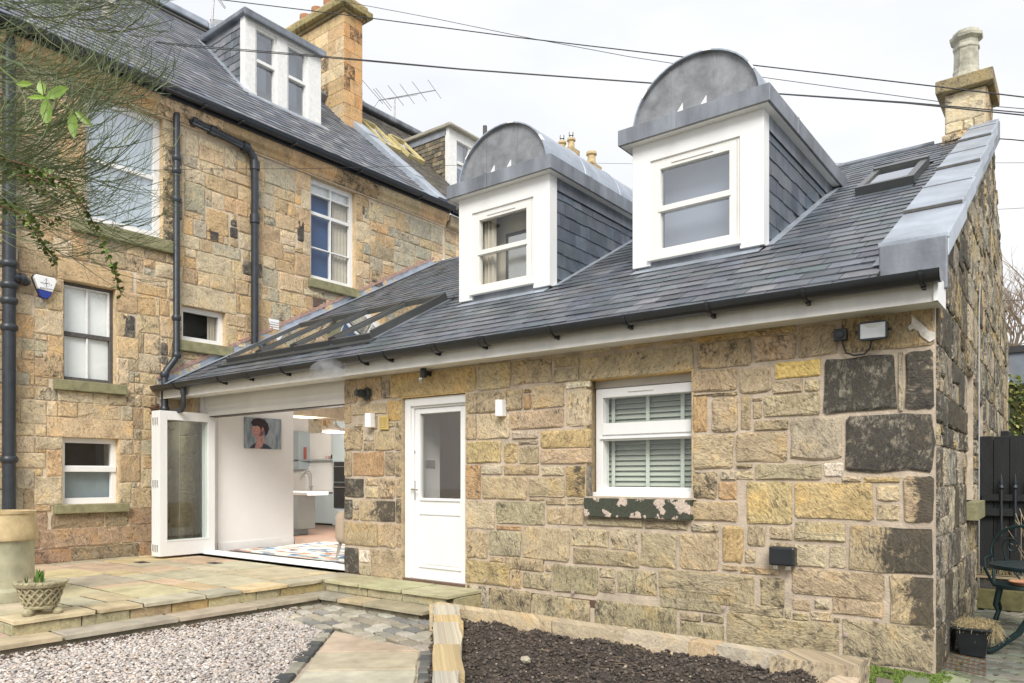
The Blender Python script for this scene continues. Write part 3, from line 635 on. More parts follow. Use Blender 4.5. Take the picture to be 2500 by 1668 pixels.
# gable wall
gy0,gy1=6.05,16.2
b=MB()
gw=[(8.35,9.1,1.25,2.55),(9.55,10.4,.1,2.35)]
cols=sorted({gy0,RY,gy1,*[q for h in gw for q in h[:2]]})
for a_,b_ in zip(cols,cols[1:]):
    hs=[h for h in gw if h[0]<(a_+b_)/2<h[1]]; top=lambda u:rz(u)+.10
    lo=0
    if hs: b.box(a_,b_,0,hs[0][2],-.28,-.001,mapG); lo=hs[0][3]
    b.prism([(a_,lo),(b_,lo),(b_,top(b_)),(a_,top(a_))],-.28,-.001,mapG)
gable=b.build('gable_wall',MORT,ext)
gs=[]
gc=[(.50,.44,.34),(.42,.37,.29),(.56,.49,.37),(.48,.41,.28),(.44,.41,.34),(.56,.44,.25)]
for r in rubble(6.10,gy1,.06,6.35,[(h[0]-.02,h[1]+.02,h[2],h[3]) for h in gw],(.16,.38),(.2,.55)):
    t=rz((r[0]+r[1])/2)+.06; t=min(t,rz(r[0])+.06,rz(r[1])+.06)
    if r[2]>t-.06: continue
    r=(r[0],r[1],r[2],min(r[3],t))
    gs.append(stone(*r,U(.006,.026),mapG,R_.choice(gc),U(.3,1.15)*(1.25 if r[0]<8 else .9)))
v=.06; k=0   # corner returns
emit(gs,'stone',ROUGH,gable,limit=0 if False else 130)
for h in gw:
    f=MB().box(h[0],h[1],h[2],h[3],-.3,-.22,mapG).build('window' if h[2]>1 else 'door',WHITE,gable if False else ext)
    MB().box(h[0]+.08,h[1]-.08,h[2]+.08,h[3]-.08,-.22,-.21,mapG).build('pane' if h[2]>1 else 'door_panel',GLASSR if h[2]>1 else BOARD,f)
MB().box(8.28,9.2,1.08,1.25,-.2,.10,mapG).build('gable_sill',SILL,ext)
MB().tube([mapG(9.35,.3,.03),mapG(9.35,3.2,.03),mapG(9.5,3.6,.03)],.012,6).build('conduit',STEEL,ext,smooth=True)
# fascia and soffit
b=MB().box(XB+.02,-.80,2.683,2.875,5.72,5.745,lambda u,v,w:(u,w,v)); b.box(XB+.02,-.80,2.70,2.715,5.745,6.05,lambda u,v,w:(u,w,v))
b.build('fascia',FASC,ext)
MB().box(-.82,-.795,2.683,2.86,5.70,6.06,lambda u,v,w:(u,w,v)).build('fascia_end',WHITE,ext)
# gutter: half round
def halfround(mb,x0,x1,cy,cz,r,ax='x',n=10):
    for rr,fl in ((r,0),(r-.006,1)):
        pass
    V=[];F=[]
    for e in (x0,x1):
        for rr in (r,r-.006):
            for k in range(n+1):
                a=math.pi+math.pi*k/n; p=(e,cy+rr*math.cos(a),cz+rr*math.sin(a)) if ax=='x' else (cy+rr*math.cos(a),e,cz+rr*math.sin(a)); V.append(p)
    m=n+1
    for k in range(n): F+= [(k,k+1,2*m+k+1,2*m+k),(m+k+1,m+k,3*m+k,3*m+k+1),(k+1,k,m+k,m+k+1),(2*m+k,2*m+k+1,3*m+k+1,3*m+k)]
    F+=[(0,2*m,3*m,m),(n,m+n,3*m+n,2*m+n)]
    mb.add(V,F)
b=MB(); halfround(b,XB+.05,-.77,5.635,2.868,.080); 
for e in (XB+.05,-.77): b.prism([(5.635+.08*math.cos(math.pi+math.pi*k/10),2.868+.08*math.sin(math.pi+math.pi*k/10)) for k in range(11)],e-.004,e+.004,lambda u,v,w:(w,u,v))
gut=b.build('gutter',BLACK,ext,smooth=True)
x=-10.7; brx=[]
for px in (437,545,610,700,830,890,950,1065,1180,1355,1535,1738,1970,2253):
    brx.append(onY(px,890,5.66).x)
for x in brx:
    b=MB(); 
    for k in range(9):
        a0,a1=math.pi+math.pi*k/9*1.0,math.pi+math.pi*(k+1)/9
        V=[(e,5.635+r*math.cos(a),2.868+r*math.sin(a)) for e in (x-.014,x+.014) for a in (a0,a1) for r in (.0805,.091)]
        b.add(V,[(0,1,3,2),(4,6,7,5),(1,5,7,3),(0,2,6,4)])
    b.box(x-.012,x+.012,5.70,5.718,2.765,2.90); b.box(x-.012,x+.012,5.66,5.70,2.768,2.785)
    b.build('gutter_bracket',BLACK,gut)
for x in (onY(612,890,5.66).x,onY(1068,890,5.66).x,onY(1185,850,5.66).x):
    b=MB(); halfround(b,x-.06,x+.06,5.635,2.869,.088); b.build('gutter_union',BLACK,gut,smooth=True)
# outlet and branch pipe
ox=onY(447,970,5.65).x
b=MB().tube([(ox,5.655,2.80),(ox,5.655,2.60),(ox,5.66,2.52),(ox-.04,5.66,2.47),(XB+.42,5.66,2.45)],.034,10).tube([(ox,5.655,2.80),(ox,5.655,2.70)],.045,10); b.build('outlet_pipe',IRON,ext,smooth=True)
# ---- extension roof
SK=[(onR(555,885),onR(1083,735))]
su0,su1=-10.47,-7.12; ss0,ss1=.70,2.32
rw=[(su0,su1,ss0,ss1)]
deck=backing(rw,XB,-1.2,0,SLEN,-.12,-.03,mapR); deck.prism([(RY,RZ-.05),(16.3,rz(16.3)-.05),(16.3,rz(16.3)-.15),(RY,RZ-.15)],-1.2,XB,lambda u,v,w:(w,u,v))
deck=deck.build('roof',DARKW,ext)
D1=(-6.577,-5.12); D2=(-3.996,-2.537); YD=7.35
def slates(u0,u1,s0,s1,holes,g,wd,mp,tints,th=.010,lift=.017,skip=None):
    out=[]; r=0; s=s0
    while s<s1-.02:
        u=u0-(wd*.5 if r%2 else 0)+U(-.03,.03)
        while u<u1:
            ww=wd*U(.86,1.14); a,b_=max(u,u0),min(u+ww,u1); u+=ww
            if b_-a<.03: continue
            hd=min(s+g*1.35,s1+.02); rs=[(a,b_,s,hd)]
            for h in holes:
                nr=[]
                for q in rs:
                    if h[0]<q[1] and h[1]>q[0] and h[2]<q[3]-.02 and h[3]>q[2]:
                        if q[0]<h[0]-.03: nr.append((q[0],h[0],q[2],q[3]))
                        if q[1]>h[1]+.03: nr.append((h[1],q[1],q[2],q[3]))
                        if q[2]<h[2]-.02: nr.append((max(q[0],h[0]),min(q[1],h[1]),q[2],h[2]))
                    else: nr.append(q)
                rs=nr
            for (p,q,sa,sb) in rs:
                if skip and skip((p+q)/2,sa): continue
                j=lambda k=.003:U(-k,k); sa2=sa+j(.006); tl=lift+U(0,.004)
                V=[mp(p+.0035,sa2+j(),tl-th),mp(q-.0035,sa2+j(),tl-th+j(.002)),mp(q-.0035,sb,-.002),mp(p+.0035,sb,-.002),mp(p+.0035,sa2+j(),tl),mp(q-.0035,sa2+j(),tl+j(.002)),mp(q-.0035,sb,.004),mp(p+.0035,sb,.004)]
                out.append((V,[(0,3,2,1),(4,5,6,7),(0,1,5,4),(1,2,6,5),(2,3,7,6),(3,0,4,7)],(*jit(R_.choice(tints),.2,.06),0),R_.random()))
        s+=g; r+=1
    return out
NS=[(.120,.132,.155),(.135,.145,.165),(.095,.104,.122),(.15,.155,.168),(.115,.135,.148)]
sy=lambda y:(y-EY)/sv_.y
dh=[(D1[0]+.02,D1[1]-.0,sy(7.33),sy(8.9)),(D2[0]+.02,D2[1]-.0,sy(7.33),sy(9.8))]
rsk=(onR(2093,482),onR(2240,409)); rk=(-2.10,-1.50,onR(2160,466)[1],onR(2180,424)[1])
rs_=slates(XB+.16,-1.20,-.05,SLEN-.02,rw+[(su0-.05,su1+.05,ss0-.13,ss1+.06)]+dh+[rk],.195,.25,mapR,NS)
emit(rs_,'slate',SLATE,deck,limit=250)
# back slope
b=MB().prism([(RY,RZ+.0),(16.4,rz(16.4)),(16.4,rz(16.4)-.04),(RY,RZ-.04)],-1.2,XB,lambda u,v,w:(w,u,v)); b.build('rear_slates',SLATE,ext)
MB().tube([(XB,RY,RZ+.0),(-1.7,RY,RZ+.0)],.05,8).build('ridge_roll',LEAD,ext,smooth=True)
# eaves tilting fillet and wall flashing on the left
b=MB()
n=9
for i in range(n):
    s0=SLEN*i/n-.08; s1=SLEN*(i+1)/n-.02; dz=U(0,.01)
    b.box(XB+.012,XB+.19,s0+.07,s1+.008,.028,.036,mapR); b.box(XB+.003,XB+.016,s0+.07,s1+.008,.0,.13+dz,mapR)
b.build('wall_flashing',LEADL,ext)
b=MB(); 
for i in range(60):
    s0=SLEN*i/60; b.box(XB+.0,XB+.022+U(0,.012),s0,s0+SLEN/60,.11,.15+U(0,.03),mapR)
b.build('mortar_fillet',PINKM,ext)
# skylights
for i in range(4):
    u0=su0+i*(su1-su0)/4+.02; u1=u0+(su1-su0)/4-.07; fb=.085
    b=MB().box(u0,u1,ss0,ss0+.06,-.05,.10,mapR).box(u0,u1,ss1-.09,ss1,-.05,.135,mapR).box(u0,u0+.045,ss0+.06,ss1-.09,-.05,.125,mapR).box(u1-.045,u1,ss0+.06,ss1-.09,-.05,.125,mapR)
    f=b.build('skylight',GREYM,ext)
    MB().box(u0+.045,u1-.045,ss0+.06,ss1-.09,.092,.098,mapR).build('pane',GLASSK,f)
    MB().box(u1,u1+.07,ss0-.03,ss1+.02,-.03,.03,mapR).build('flashing',LEAD,f)
b=MB().box(su0-.06,su1+.05,ss0-.14,ss0,.018,.034,mapR).box(su0-.06,su0+.02,ss0,ss1,-.02,.04,mapR).box(su0-.06,su1+.05,ss1,ss1+.05,-.02,.05,mapR); b.build('skylight_flashing',GREYM,ext)
a,c=rk[0],rk[1]; s0,s1=rk[2],rk[3]
b=MB().box(a,c,s0,s0+.09,-.02,.10,mapR).box(a,c,s1-.12,s1,-.02,.12,mapR).box(a,a+.08,s0+.09,s1-.12,-.02,.10,mapR).box(c-.08,c,s0+.09,s1-.12,-.02,.10,mapR); f=b.build('skylight',GREYM,ext,label='small single skylight near the gable chimney')
MB().box(a+.07,c-.07,s0+.08,s1-.11,.07,.078,mapR).build('pane',GLASSR,f)
# skew (raised gable coping in lead)
gxs=lambda y:GX(y)+.06
b=MB(); sk=b.prism([(6.0,rz(6.0)-.25),(RY-.3,rz(RY-.3)-.1),(RY-.3,rz(RY-.3)+.14),(6.0,rz(6.0)+.14)],-1.17,-.90,lambda u,v,w:(w,u,v)).build('skew_core',LEAD,ext)
brk=[6.0]; 
for px,py in ((2268,563),(2346,460),(2363,421),(2377,394),(2388,370)): pass
brk=[6.0,6.95,7.85,8.7,9.5,10.3,11.1,11.55]
for i in range(len(brk)-1):
    a,c=brk[i],brk[i+1]+.05; z=lambda y:rz(y)+.16+.012*(i%2)
    m=lambda u,v,w:(w,u,v)
    b=MB().prism([(a,z(a)),(c,z(c)-.004),(c,z(c)+.016),(a,z(a)+.028)],-1.22,GX(a)+.085,m)
    b.prism([(a,z(a)-.13),(c,z(c)-.13),(c,z(c)+.012),(a,z(a)+.024)],GX(a)+.07,GX(a)+.09,m)
    b.box(a-.008,a+.022,z(a)-.0,z(a)+.042,-1.224,GX(a)+.094,m)
    b.build('lead_sheet',LEADL,sk,bevel=.006)
    if i: MB().box(a-.022,a-.009,z(a)-.0,z(a)+.024,-1.221,GX(a)+.092,m).build('lap_shade',DARKW,sk)  # dark bar added as the shade line below each lead lap
MB().box(-1.215,-.775,5.98,6.03,rz(6)-.20,rz(6)+.175,lambda u,v,w:(u,v,w)).build('skew_end',LEAD,sk,bevel=.01)
b=MB(); b.box(-1.27,-1.2,sy(6.05),SLEN-.1,.024,.030,mapR); b.build('soaker',LEADL,sk)
# chimney on the gable
cx0,cx1,cy0,cy1=onY(2307,300,11.5).x,onY(2407,300,11.5).x,11.5,12.2
b=MB().box(cx0,cx1,cy0,cy1,5.4,6.62); chm=b.build('gable_chimney',MORT,ext)
cs=[]
mC=lambda u,v,w:(u,cy0-w,v); mD=lambda u,v,w:(cx1+w,u,v)
cs.append(stone(cx0,cx1,6.24,6.62,.02,mC,CRM,.2)); x=cx0
for wd in (.21,.12,.14): cs.append(stone(x,x+wd,6.1,6.24,.02,mC,CRM,.1)); x+=wd
cs.append(stone(cx0-.04,cx1,5.98,6.09,.05,mC,BUFF,.4)); cs.append(stone(cx0-.06,cx0+.2,5.82,5.98,.06,mC,DRK,.5)); cs.append(stone(cx0+.2,cx1,5.82,5.98,.05,mC,BUFF,.35))
for z0,z1 in ((5.5,5.8),(5.8,6.1),(6.1,6.35),(6.35,6.62)): cs.append(stone(cy0,cy0+.35,z0,z1,.015,mD,BUFF,.3)); cs.append(stone(cy0+.35,cy1,z0,z1,.015,mD,TAN,.4))
emit(cs,'stone',ASHL,chm)
MB().box(cx0-.10,cx1+.09,cy0-.12,cy1+.1,6.63,6.80,tint=(.30,.25,.15,.3),rnd=.4).build('chimney_cap',ASHL,chm,bevel=.015)
pcx,pcy=onY(2359,150,11.75).x,11.75
b=MB().lathe([(.23,6.80),(.21,6.86),(.185,6.90),(.165,6.94),(.165,6.98),(.155,7.01),(.15,7.26),(.165,7.28),(.165,7.31),(.15,7.33),(.155,7.37),(.20,7.41),(.205,7.45),(.17,7.47),(.16,7.51),(.13,7.51),(.12,7.2)],(pcx,pcy,0),8,a0=.39)
b.build('chimney_pot',plain('weathered_pale_clay',(.40,.385,.31),.85,var=.55,vs=8,bd=.006,bs=40),chm)
b=MB().box(cx0-.06,cx1+.06,cy0-.07,cy0-.03,5.62,5.86).box(cx0-.08,cx0-.03,cy0-.05,cy1,5.7,5.86); b.build('chimney_flashing',LEAD,chm)
# ---- dormers on the extension
def dormer(DX,pxs,label,inner):
    x0,x1=DX; z0,z1=3.80,5.15; yd=YD
    (rl,rr,rt,sl)=pxs   # recess left/right px, recess top y at left, sill bottom y at left
    wl=onY(rl,500,yd).x; wr=onY(rr,500,yd).x; wt=onY(rl,rt,yd).z; wb=onY(rl,sl,yd).z
    m=lambda u,v,w:(u,yd-w,v)
    b=MB().box(x0,wl,z0,z1,-.165,0,m).box(wr,x1,z0,z1,-.165,0,m).box(wl,wr,wt,z1,-.165,0,m)
    b.prism([(yd+.165,z0+.1),(yd+.165,z1),(11,z1),(11,5.6)],x0+.02,x0+.06,lambda u,v,w:(w,u,v))
    d=b.build('dormer',WHITE,ext,label=label,bevel=.004)
    # apron lead below the window
    MB().box(x0+.05,x1-.05,yd+.03,yd+.05,rz(yd)-.05,wb+.03).build('lead_apron',LEAD,d)
    b=MB(); s=sy(yd+.03); b.box(x0+.02,x1-.02,s-.14,s+.02,.016,.022,mapR); b.build('lead_skirt',LEADL,d)
    # window
    fw=.035
    zb=wb+.045; b=MB().box(wl,wl+fw,zb,wt,-.10,-.02,m).box(wr-fw,wr,zb,wt,-.10,-.02,m).box(wl+fw,wr-fw,wt-.03,wt,-.10,-.02,m)
    ft=.075; mid=(zb+wt)/2-.02
    L0,R0=wl+fw+.004,wr-fw-.004
    b.box(L0,L0+ft,zb+.0,wt-.034,-.09,-.012,m).box(R0-ft,R0,zb,wt-.034,-.09,-.012,m).box(L0+ft,R0-ft,wt-.034-ft,wt-.034,-.09,-.012,m).box(L0+ft,R0-ft,zb,zb+ft*1.05,-.09,-.012,m)
    b.box(L0+ft-.02,R0-ft+.02,mid-.03,mid+.03,-.08,0.0,m)
    b.box(wl+.25,wr-.28,wt-.075,wt-.05,-.012,-.002,m)
    f=b.build('window_frame',CREAM,d,bevel=.004)
    MB().box(wl-.02,wr+.02,wb,wb+.043,-.1,.035,m).build('sill',CREAM,d,bevel=.004)
    gl=[(mid+.03,wt-.034-ft),(zb+ft*1.05,mid-.03)]
    for a,c in gl: MB().box(L0+ft,R0-ft,a,c,-.062,-.054,m).build('pane',inner[0],d)
    inner[1](d,m,L0,R0,zb,wt)
    # cheek deck and slates
    mk=lambda u,v,w:(x1-.03+w,u,v)
    yb=EY+(z1-EZ)/SL
    cols_=12
    MB().prism([(yd+.16,rz(yd+.16)-.03),(yb,z1-.03),(yb,z1),(yd+.16,z1)],x1-.07,x1-.034,lambda u,v,w:(w,u,v)).build('cheek',LEAD,d)
    ch=slates(yd+.165,yb,z0-.05,z1-.14,[],.165,.235,mk,[(.105,.125,.155),(.12,.138,.165),(.09,.108,.135)],th=.010,lift=.014,skip=lambda u,s:s<rz(u)-.09)
    # trim below the roof line: lower slates that would run under the roof are cut to it
    ch2=[]
    for V,F,T,r in ch: ch2.append(([(a,b2,max(c,rz(b2)-.03)) for a,b2,c in V],F,T,r))
    emit(ch2,'slate',SLATE,d)
    MB().prism([(yd+.165,z1-.15),(yb-.35,z1-.15),(yb,z1),(yd+.165,z1)],x1-.012,x1-.004,lambda u,v,w:(w,u,v)).build('cheek_flashing',LEAD,d)
    b=MB(); b.box(x1-.02,x1+.07,sy(yd+.1),sy(yb)+.15,.016,.022,mapR); b.build('soaker',LEADL,d)
    # soffit boards and lead cap
    yc=yb+.55; ov=.105
    b=MB().box(x0-.092,x1+.072,yd-.092,yb-.1,z1-.001,z1+.015).box(x0-.085,x1+.065,yd-.085,yb,z1+.015,z1+.145); b.build('soffit',CREAM,d)
    ycr=EY+(5.33-EZ)/SL
    b=MB(); zt=5.325; zl=5.155
    e0,e1=x0-.118,x1+.10; yf=yd-.12
    b.box(e0,e1,yf,yf+.02,zl,zt); b.box(e0,e0+.02,yf+.02,ycr,zl,zt); b.box(e1-.02,e1,yf+.02,ycr,zl,zt); b.box(e0+.02,e1-.02,yf+.02,ycr,zt-.02,zt-.002)
    b.box((e0+e1)/2-.19,(e0+e1)/2-.145,yf-.012,yf,zl-.006,zt+.012)
    b.box(e1-.002,e1+.004,yf+.9,yf+.94,zl-.004,zt+.006)
    b.build('lead_cap',LEAD,d,bevel=.008)
    # arched front and barrel vault
    cx=(e0+e1)/2; ra=(e1-e0)/2-.14; hz=.63; n=22
    arc=[(cx+ra*math.cos(math.pi*k/n),zt-.02+hz*math.sin(math.pi*k/n)) for k in range(n+1)]
    ya=yd+.03
    mA=lambda u,v,w:(u,ya-w,v)
    fr=MB().prism(arc[::-1],-.03,0,mA).build('arched_panel',plain('lead_panel',(.255,.262,.275),.5,.3,var=.38,vs=6,bd=.006,bs=8) if 'lead_panel' not in MATS else MATS['lead_panel'],d)
    for k in (-.40,.32):
        u=cx+ra*k; h=hz*math.sqrt(1-k*k); MB().box(u-.010,u+.010,zt,zt-.02+h-.01,0,.006,mA).build('batten_roll',MATS['lead_panel'],fr)
    for k in (-.24,.14):
        u=cx+ra*k; MB().prism([(u-.045,zt),(u+.035,zt),(u+.035,zt+.15),(u+.012,zt+.12),(u-.045,zt+.05)],.0,.012,mA).build('lead_clip',LAMPW,fr)
    b=MB(); yk=11.75
    for k in range(n):
        (a,c),(e,g)=arc[k],arc[k+1]
        rA=lambda px_,pz_,q:(cx+(px_-cx)*q,zt-.02+(pz_-zt+.02)*q)
        for (q0,q1,y0,y1) in ((1.0,1.022,ya-.045,yk),):
            i0,i1=rA(a,c,q0),rA(e,g,q0); o0,o1=rA(a,c,q1),rA(e,g,q1)
            V=[(i0[0],y0,i0[1]),(i1[0],y0,i1[1]),(o1[0],y0,o1[1]),(o0[0],y0,o0[1]),(i0[0],y1,i0[1]),(i1[0],y1,i1[1]),(o1[0],y1,o1[1]),(o0[0],y1,o0[1])]
            b.add(V,[(0,1,2,3),(4,7,6,5),(2,1,5,6),(3,2,6,7),(1,0,4,5),(0,3,7,4)])
    b.build('barrel_roof',LEADL,d,smooth=True)
    for yy in (ya+.85,ya+1.75,ya+2.65):
        pts=[(cx+(p-cx)*1.026,yy,zt-.02+(q-zt+.02)*1.026) for p,q in arc]; MB().tube(pts,.010,6).build('vault_roll',LEADL,d,smooth=True)
    for k in (3,9,17):
        p,q=arc[k]; p2,q2=arc[k+1]; MB().prism([(p,q),(p2,q2),(cx+(p2-cx)*1.024,zt-.02+(q2-zt+.02)*1.03),(cx+(p-cx)*1.024,zt-.02+(q-zt+.02)*1.03)],.0,.05,mA).build('lead_clip',LAMPW,d)
    return d
def in1(d,m,a,c,zb,zt):
    b=MB().box(a,c,zb,zt,-.36,-.35,m); b.build('room_wall',CURT,d)
    b=MB()
    for (p,q) in ((a+.02,a+.22),(c-.18,c-.02)):
        pts=[(p+(q-p)*k/12,-.16-.03*math.sin(k*1.7)) for k in range(13)]
        for k in range(12): V=[m(pts[k][0],zb,pts[k][1]),m(pts[k+1][0],zb,pts[k+1][1]),m(pts[k+1][0],zt,pts[k+1][1]),m(pts[k][0],zt,pts[k][1])]; b.add(V,[(0,1,2,3)])
    b.build('curtain',CURT,d)
    MB().box(a+.28,c-.24,zb+.1,zt-.25,-.33,-.31,m).build('mirror_frame',DARKW,d); MB().box(a+.33,c-.29,zb+.15,zt-.30,-.308,-.304,m).build('mirror',STEEL,d)
def in2(d,m,a,c,zb,zt): MB().box(a,c,zb,zt,-.30,-.28,m).build('blind',GREYI,d)
dormer(D1,(1152,1301.6,522.3,722.5),'left dormer with beige curtains behind its glass',(GLASS,in1))
dormer(D2,(1587.3,1806,394.5,639.4),'right dormer with plain grey glass and taller place in view',(GLASSR,in2))
# ---- door
dw=-.13; dz0=onY(1068,1424,6.05+.1).z; dz0=PZ+.03
b=MB().box(DO[0]+.01,DO[0]+.095,PZ+.005,DO[3]-.01,-.22,-.03,mapA).box(DO[1]-.03,DO[1]-.005,PZ+.005,DO[3]-.01,-.22,-.03,mapA).box(DO[0]+.095,DO[1]-.03,DO[3]-.10,DO[3]-.01,-.22,-.03,mapA)
b.box(DO[0]+.095,DO[0]+.125,PZ+.005,DO[3]-.10,-.22,-.06,mapA).box(DO[0]+.125,DO[1]-.03,DO[3]-.125,DO[3]-.10,-.22,-.06,mapA)
doorf=b.build('door_frame',WHITE,ext,bevel=.006)
l0,l1,t0,t1=DO[0]+.13,DO[1]-.032,PZ+.035,DO[3]-.128
g0,g1=onY(1028,1100,6.14).x,onY(1125.5,1100,6.14).x; gb,gt=onY(1075,1217,6.14).z,onY(1075,1008,6.14).z; g1=min(g1,l1-.06)
b=MB().box(l0,g0,t0,t1,-.13,-.08,mapA).box(g1,l1,t0,t1,-.13,-.08,mapA).box(g0,g1,gt,t1,-.13,-.08,mapA).box(g0,g1,t0,gb,-.13,-.08,mapA)
b.box(g0-.02,g0,gb-.02,gt+.02,-.08,-.068,mapA).box(g0,g1,gb-.03,gb-.002,-.08,-.062,mapA).box(g0,g1,gt,gt+.018,-.08,-.068,mapA)
p0,p1=t0+.12,gb-.17
b.box(g0-.02,g1+.02,p0,p0+.02,-.08,-.062,mapA).box(g0-.02,g1+.02,p1-.02,p1,-.08,-.066,mapA).box(g0-.02,g0,p0+.02,p1-.02,-.08,-.066,mapA).box(g1,g1+.02,p0+.02,p1-.02,-.08,-.066,mapA)
b.box(g0+.02,g1-.02,p0+.04,p1-.04,-.08,-.072,mapA)
door=b.build('door',WHITE,ext,bevel=.005,label='white half glazed back door')
MB().box(g0,g1,gb,gt,-.11,-.102,mapA).build('pane',GLASS,door)
MB().box(l0-.02,l1,PZ+.004,PZ+.05,-.14,-.05,mapA).build('weather_bar',WHITE,door,bevel=.006)
hz_=onY(1010,1195,6.12).z; hx=onY(1011,1195,6.12).x
b=MB().box(hx-.018,hx+.018,hz_-.12,hz_+.10,-.08,-.072,mapA).tube([mapA(hx,hz_,-.07),mapA(hx,hz_,-.025),mapA(hx+.03,hz_+.005,-.02),mapA(hx+.10,hz_-.004,-.022)],.009,8); b.build('handle',STEEL,door,smooth=True)
MB().lathe([(0,0),(.018,0),(.018,.012),(0,.014)],mapA(hx+.0,onY(1011,1103,6.12).z,-.08),12,axis=(0,-1,0)).build('lock',STEEL,door)
# ---- window with venetian blind
wx0,wx1,wz0,wz1=WO
fo=-.10
b=MB().box(wx0+.02,wx1-.0,wz1-.075,wz1-.003,-.2,fo-.03,mapA); b.build('window_head_board',plain('shadow_board',(.55,.52,.46),.6),ext)
zt_=wz1-.085; zb_=wz0+.045; zm=(onY(1571,1059,6.15).z)
xl=wx0+.045
b=MB()
b.box(xl,xl+.075,zb_,zt_,-.22,fo,mapA).box(wx1-.05,wx1-.002,zm-.06,zt_,-.22,fo,mapA).box(wx1-.025,wx1-.002,zb_,zm-.06,-.22,fo,mapA).box(xl+.075,wx1-.05,zt_-.085,zt_,-.22,fo,mapA)
b.box(xl+.075,wx1-.05,zm+.0,zm+.11,-.20,fo+.012,mapA).box(xl+.06,wx1-.03,zm-.055,zm,-.20,fo-.005,mapA).box(xl+.055,wx1-.01,zm-.04,zm-.022,-.1,fo+.02,mapA)
b.box(xl+.075,wx1-.025,zb_,zb_+.055,-.22,fo-.01,mapA).box(wx0+.03,wx1-.002,wz0+.0,wz0+.05,-.22,fo+.04,mapA)
b.box(xl+.35,wx1-.42,zt_-.045,zt_-.022,fo,fo+.012,mapA)
win=b.build('window',WHITE,ext,bevel=.004,label='white window with sage green venetian blind')
MB().box(xl+.075,wx1-.05,zm+.11,zt_-.085,-.165,-.158,mapA).build('pane',GLASS,win)
MB().box(xl+.075,wx1-.025,zb_+.055,zm-.055,-.175,-.168,mapA).build('pane',GLASS,win)
z=zb_+.035
while z<zt_-.06:
    b=MB(); c=math.cos(.95); s=math.sin(.95); hw=.027
    V=[mapA(u,z+k*s*hw+t,-.285+k*c*hw*-1) for u in (xl+.03,wx1) for k in (-1,1) for t in (0,.0035)]
    b.add(V,[(0,1,3,2),(4,6,7,5),(0,4,5,1),(2,3,7,6),(0,2,6,4),(1,5,7,3)]); b.build('slat',SLATG,win); z+=.0495
for px in (1497,1581,1666):
    u=onY(px,1100,6.3).x; MB().box(u-.019,u+.019,zb_+.0,zt_-.0,-.256,-.252,mapA).build('blind_tape',plain('tape',(.55,.60,.52),.8) if 'tape' not in MATS else MATS['tape'],win)
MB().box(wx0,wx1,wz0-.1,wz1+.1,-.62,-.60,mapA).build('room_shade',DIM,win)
# sill with flaking dark paint
def flaky():
    m,N,L,B=newmat('flaking_sill_paint'); p=pos(N,L); n=noi(N,L,p,7,6,.55)
    c=mult(N,L,(.055,.062,.042),(.56,.46,.38),'MIX',ramp(N,L,n,[(.545,(0,0,0)),(.56,(1,1,1))]))
    c=mult(N,L,c,ramp(N,L,noi(N,L,p,60,4),[(.3,(.7,)*3),(.7,(1.2,)*3)])); L.new(c,B.inputs['Base Color']); B.inputs['Roughness'].default_value=.8
    bump(N,L,B,n,.008,.6); return m
q0,q1=onY(1428,1240,6.0).x,onY(1687,1240,6.0).x
MB().box(q0,q1,onY(1560,1266,5.98).z,wz0-.003,-.15,.075,mapA).build('window_sill',flaky(),ext,bevel=.008)
MB().box(q0-.02,q1+.03,wz0-.003,wz0+.012,-.15,.02,mapA).build('sill_bedding',MORT,ext)
# ---- bifold opening
zt_b=onY(840,975.6).z
b=MB().box(-10.8,BO[1],zt_b+.03,2.77,-.3,-.10,mapA).box(-10.8,-10.72,.3,2.77,-.3,-.06,mapA).box(-10.8,BO[1],zt_b+.10,zt_b+.12,-.1,-.09,mapA).box(-10.8,BO[1],zt_b-.04,zt_b+.03,-.3,-.075,mapA)
b.build('lintel_boarding',WHITE,ext)
MB().box(-10.7,BO[1],zt_b-.055,zt_b-.04,-.24,-.10,mapA).build('door_track',DARKW,ext)
b=MB().box(-10.9,BO[1],PZ-.03,PZ+.035,-.25,.0,mapA).box(-10.75,BO[1],PZ+.035,PZ+.06,-.25,-.19,mapA).box(-10.75,BO[1],PZ+.035,PZ+.05,-.10,-.06,mapA); b.build('threshold',WHITE,ext,bevel=.004)
hY=onX(525,1349,-10.6).y; nY=onX(389.8,1361,-10.6).y; bz0,bz1=PZ+.035,onX(389.8,1001.6,-10.6).z
for i in range(4):
    x1=-10.6-i*.062; x0=x1-.052; st=.115
    m=lambda u,v,w:(w,u,v)
    b=MB().box(nY,nY+st,bz0,bz1,x0,x1,m).box(hY-st,hY,bz0,bz1,x0,x1,m).box(nY+st,hY-st,bz1-.13,bz1,x0,x1,m).box(nY+st,hY-st,bz0,bz0+.22,x0,x1,m)
    b.box(nY+st-.015,hY-st+.015,bz0+.21,bz0+.23,x1,x1+.008,m)
    f=b.build('folding_door_leaf',WHITE,ext,bevel=.004)
    MB().box(nY+st,hY-st,bz0+.22,bz1-.13,x0+.02,x0+.032,m).build('pane',glass_mat('door_glass',.02,(.955,.975,.965)) if 'door_glass' not in MATS else MATS['door_glass'],f)
    for zz_ in (bz0+.12,(bz0+bz1)/2,bz1-.15): MB().box(nY-.012,nY,zz_-.05,zz_+.05,x0-.012,x0+.008,m).build('hinge',STEEL,f)
MB().box(hY-.0,hY+.012,bz1-.12,bz1-.02,-10.62,-10.60,lambda u,v,w:(w,u,v)).build('pivot',STEEL,ext)

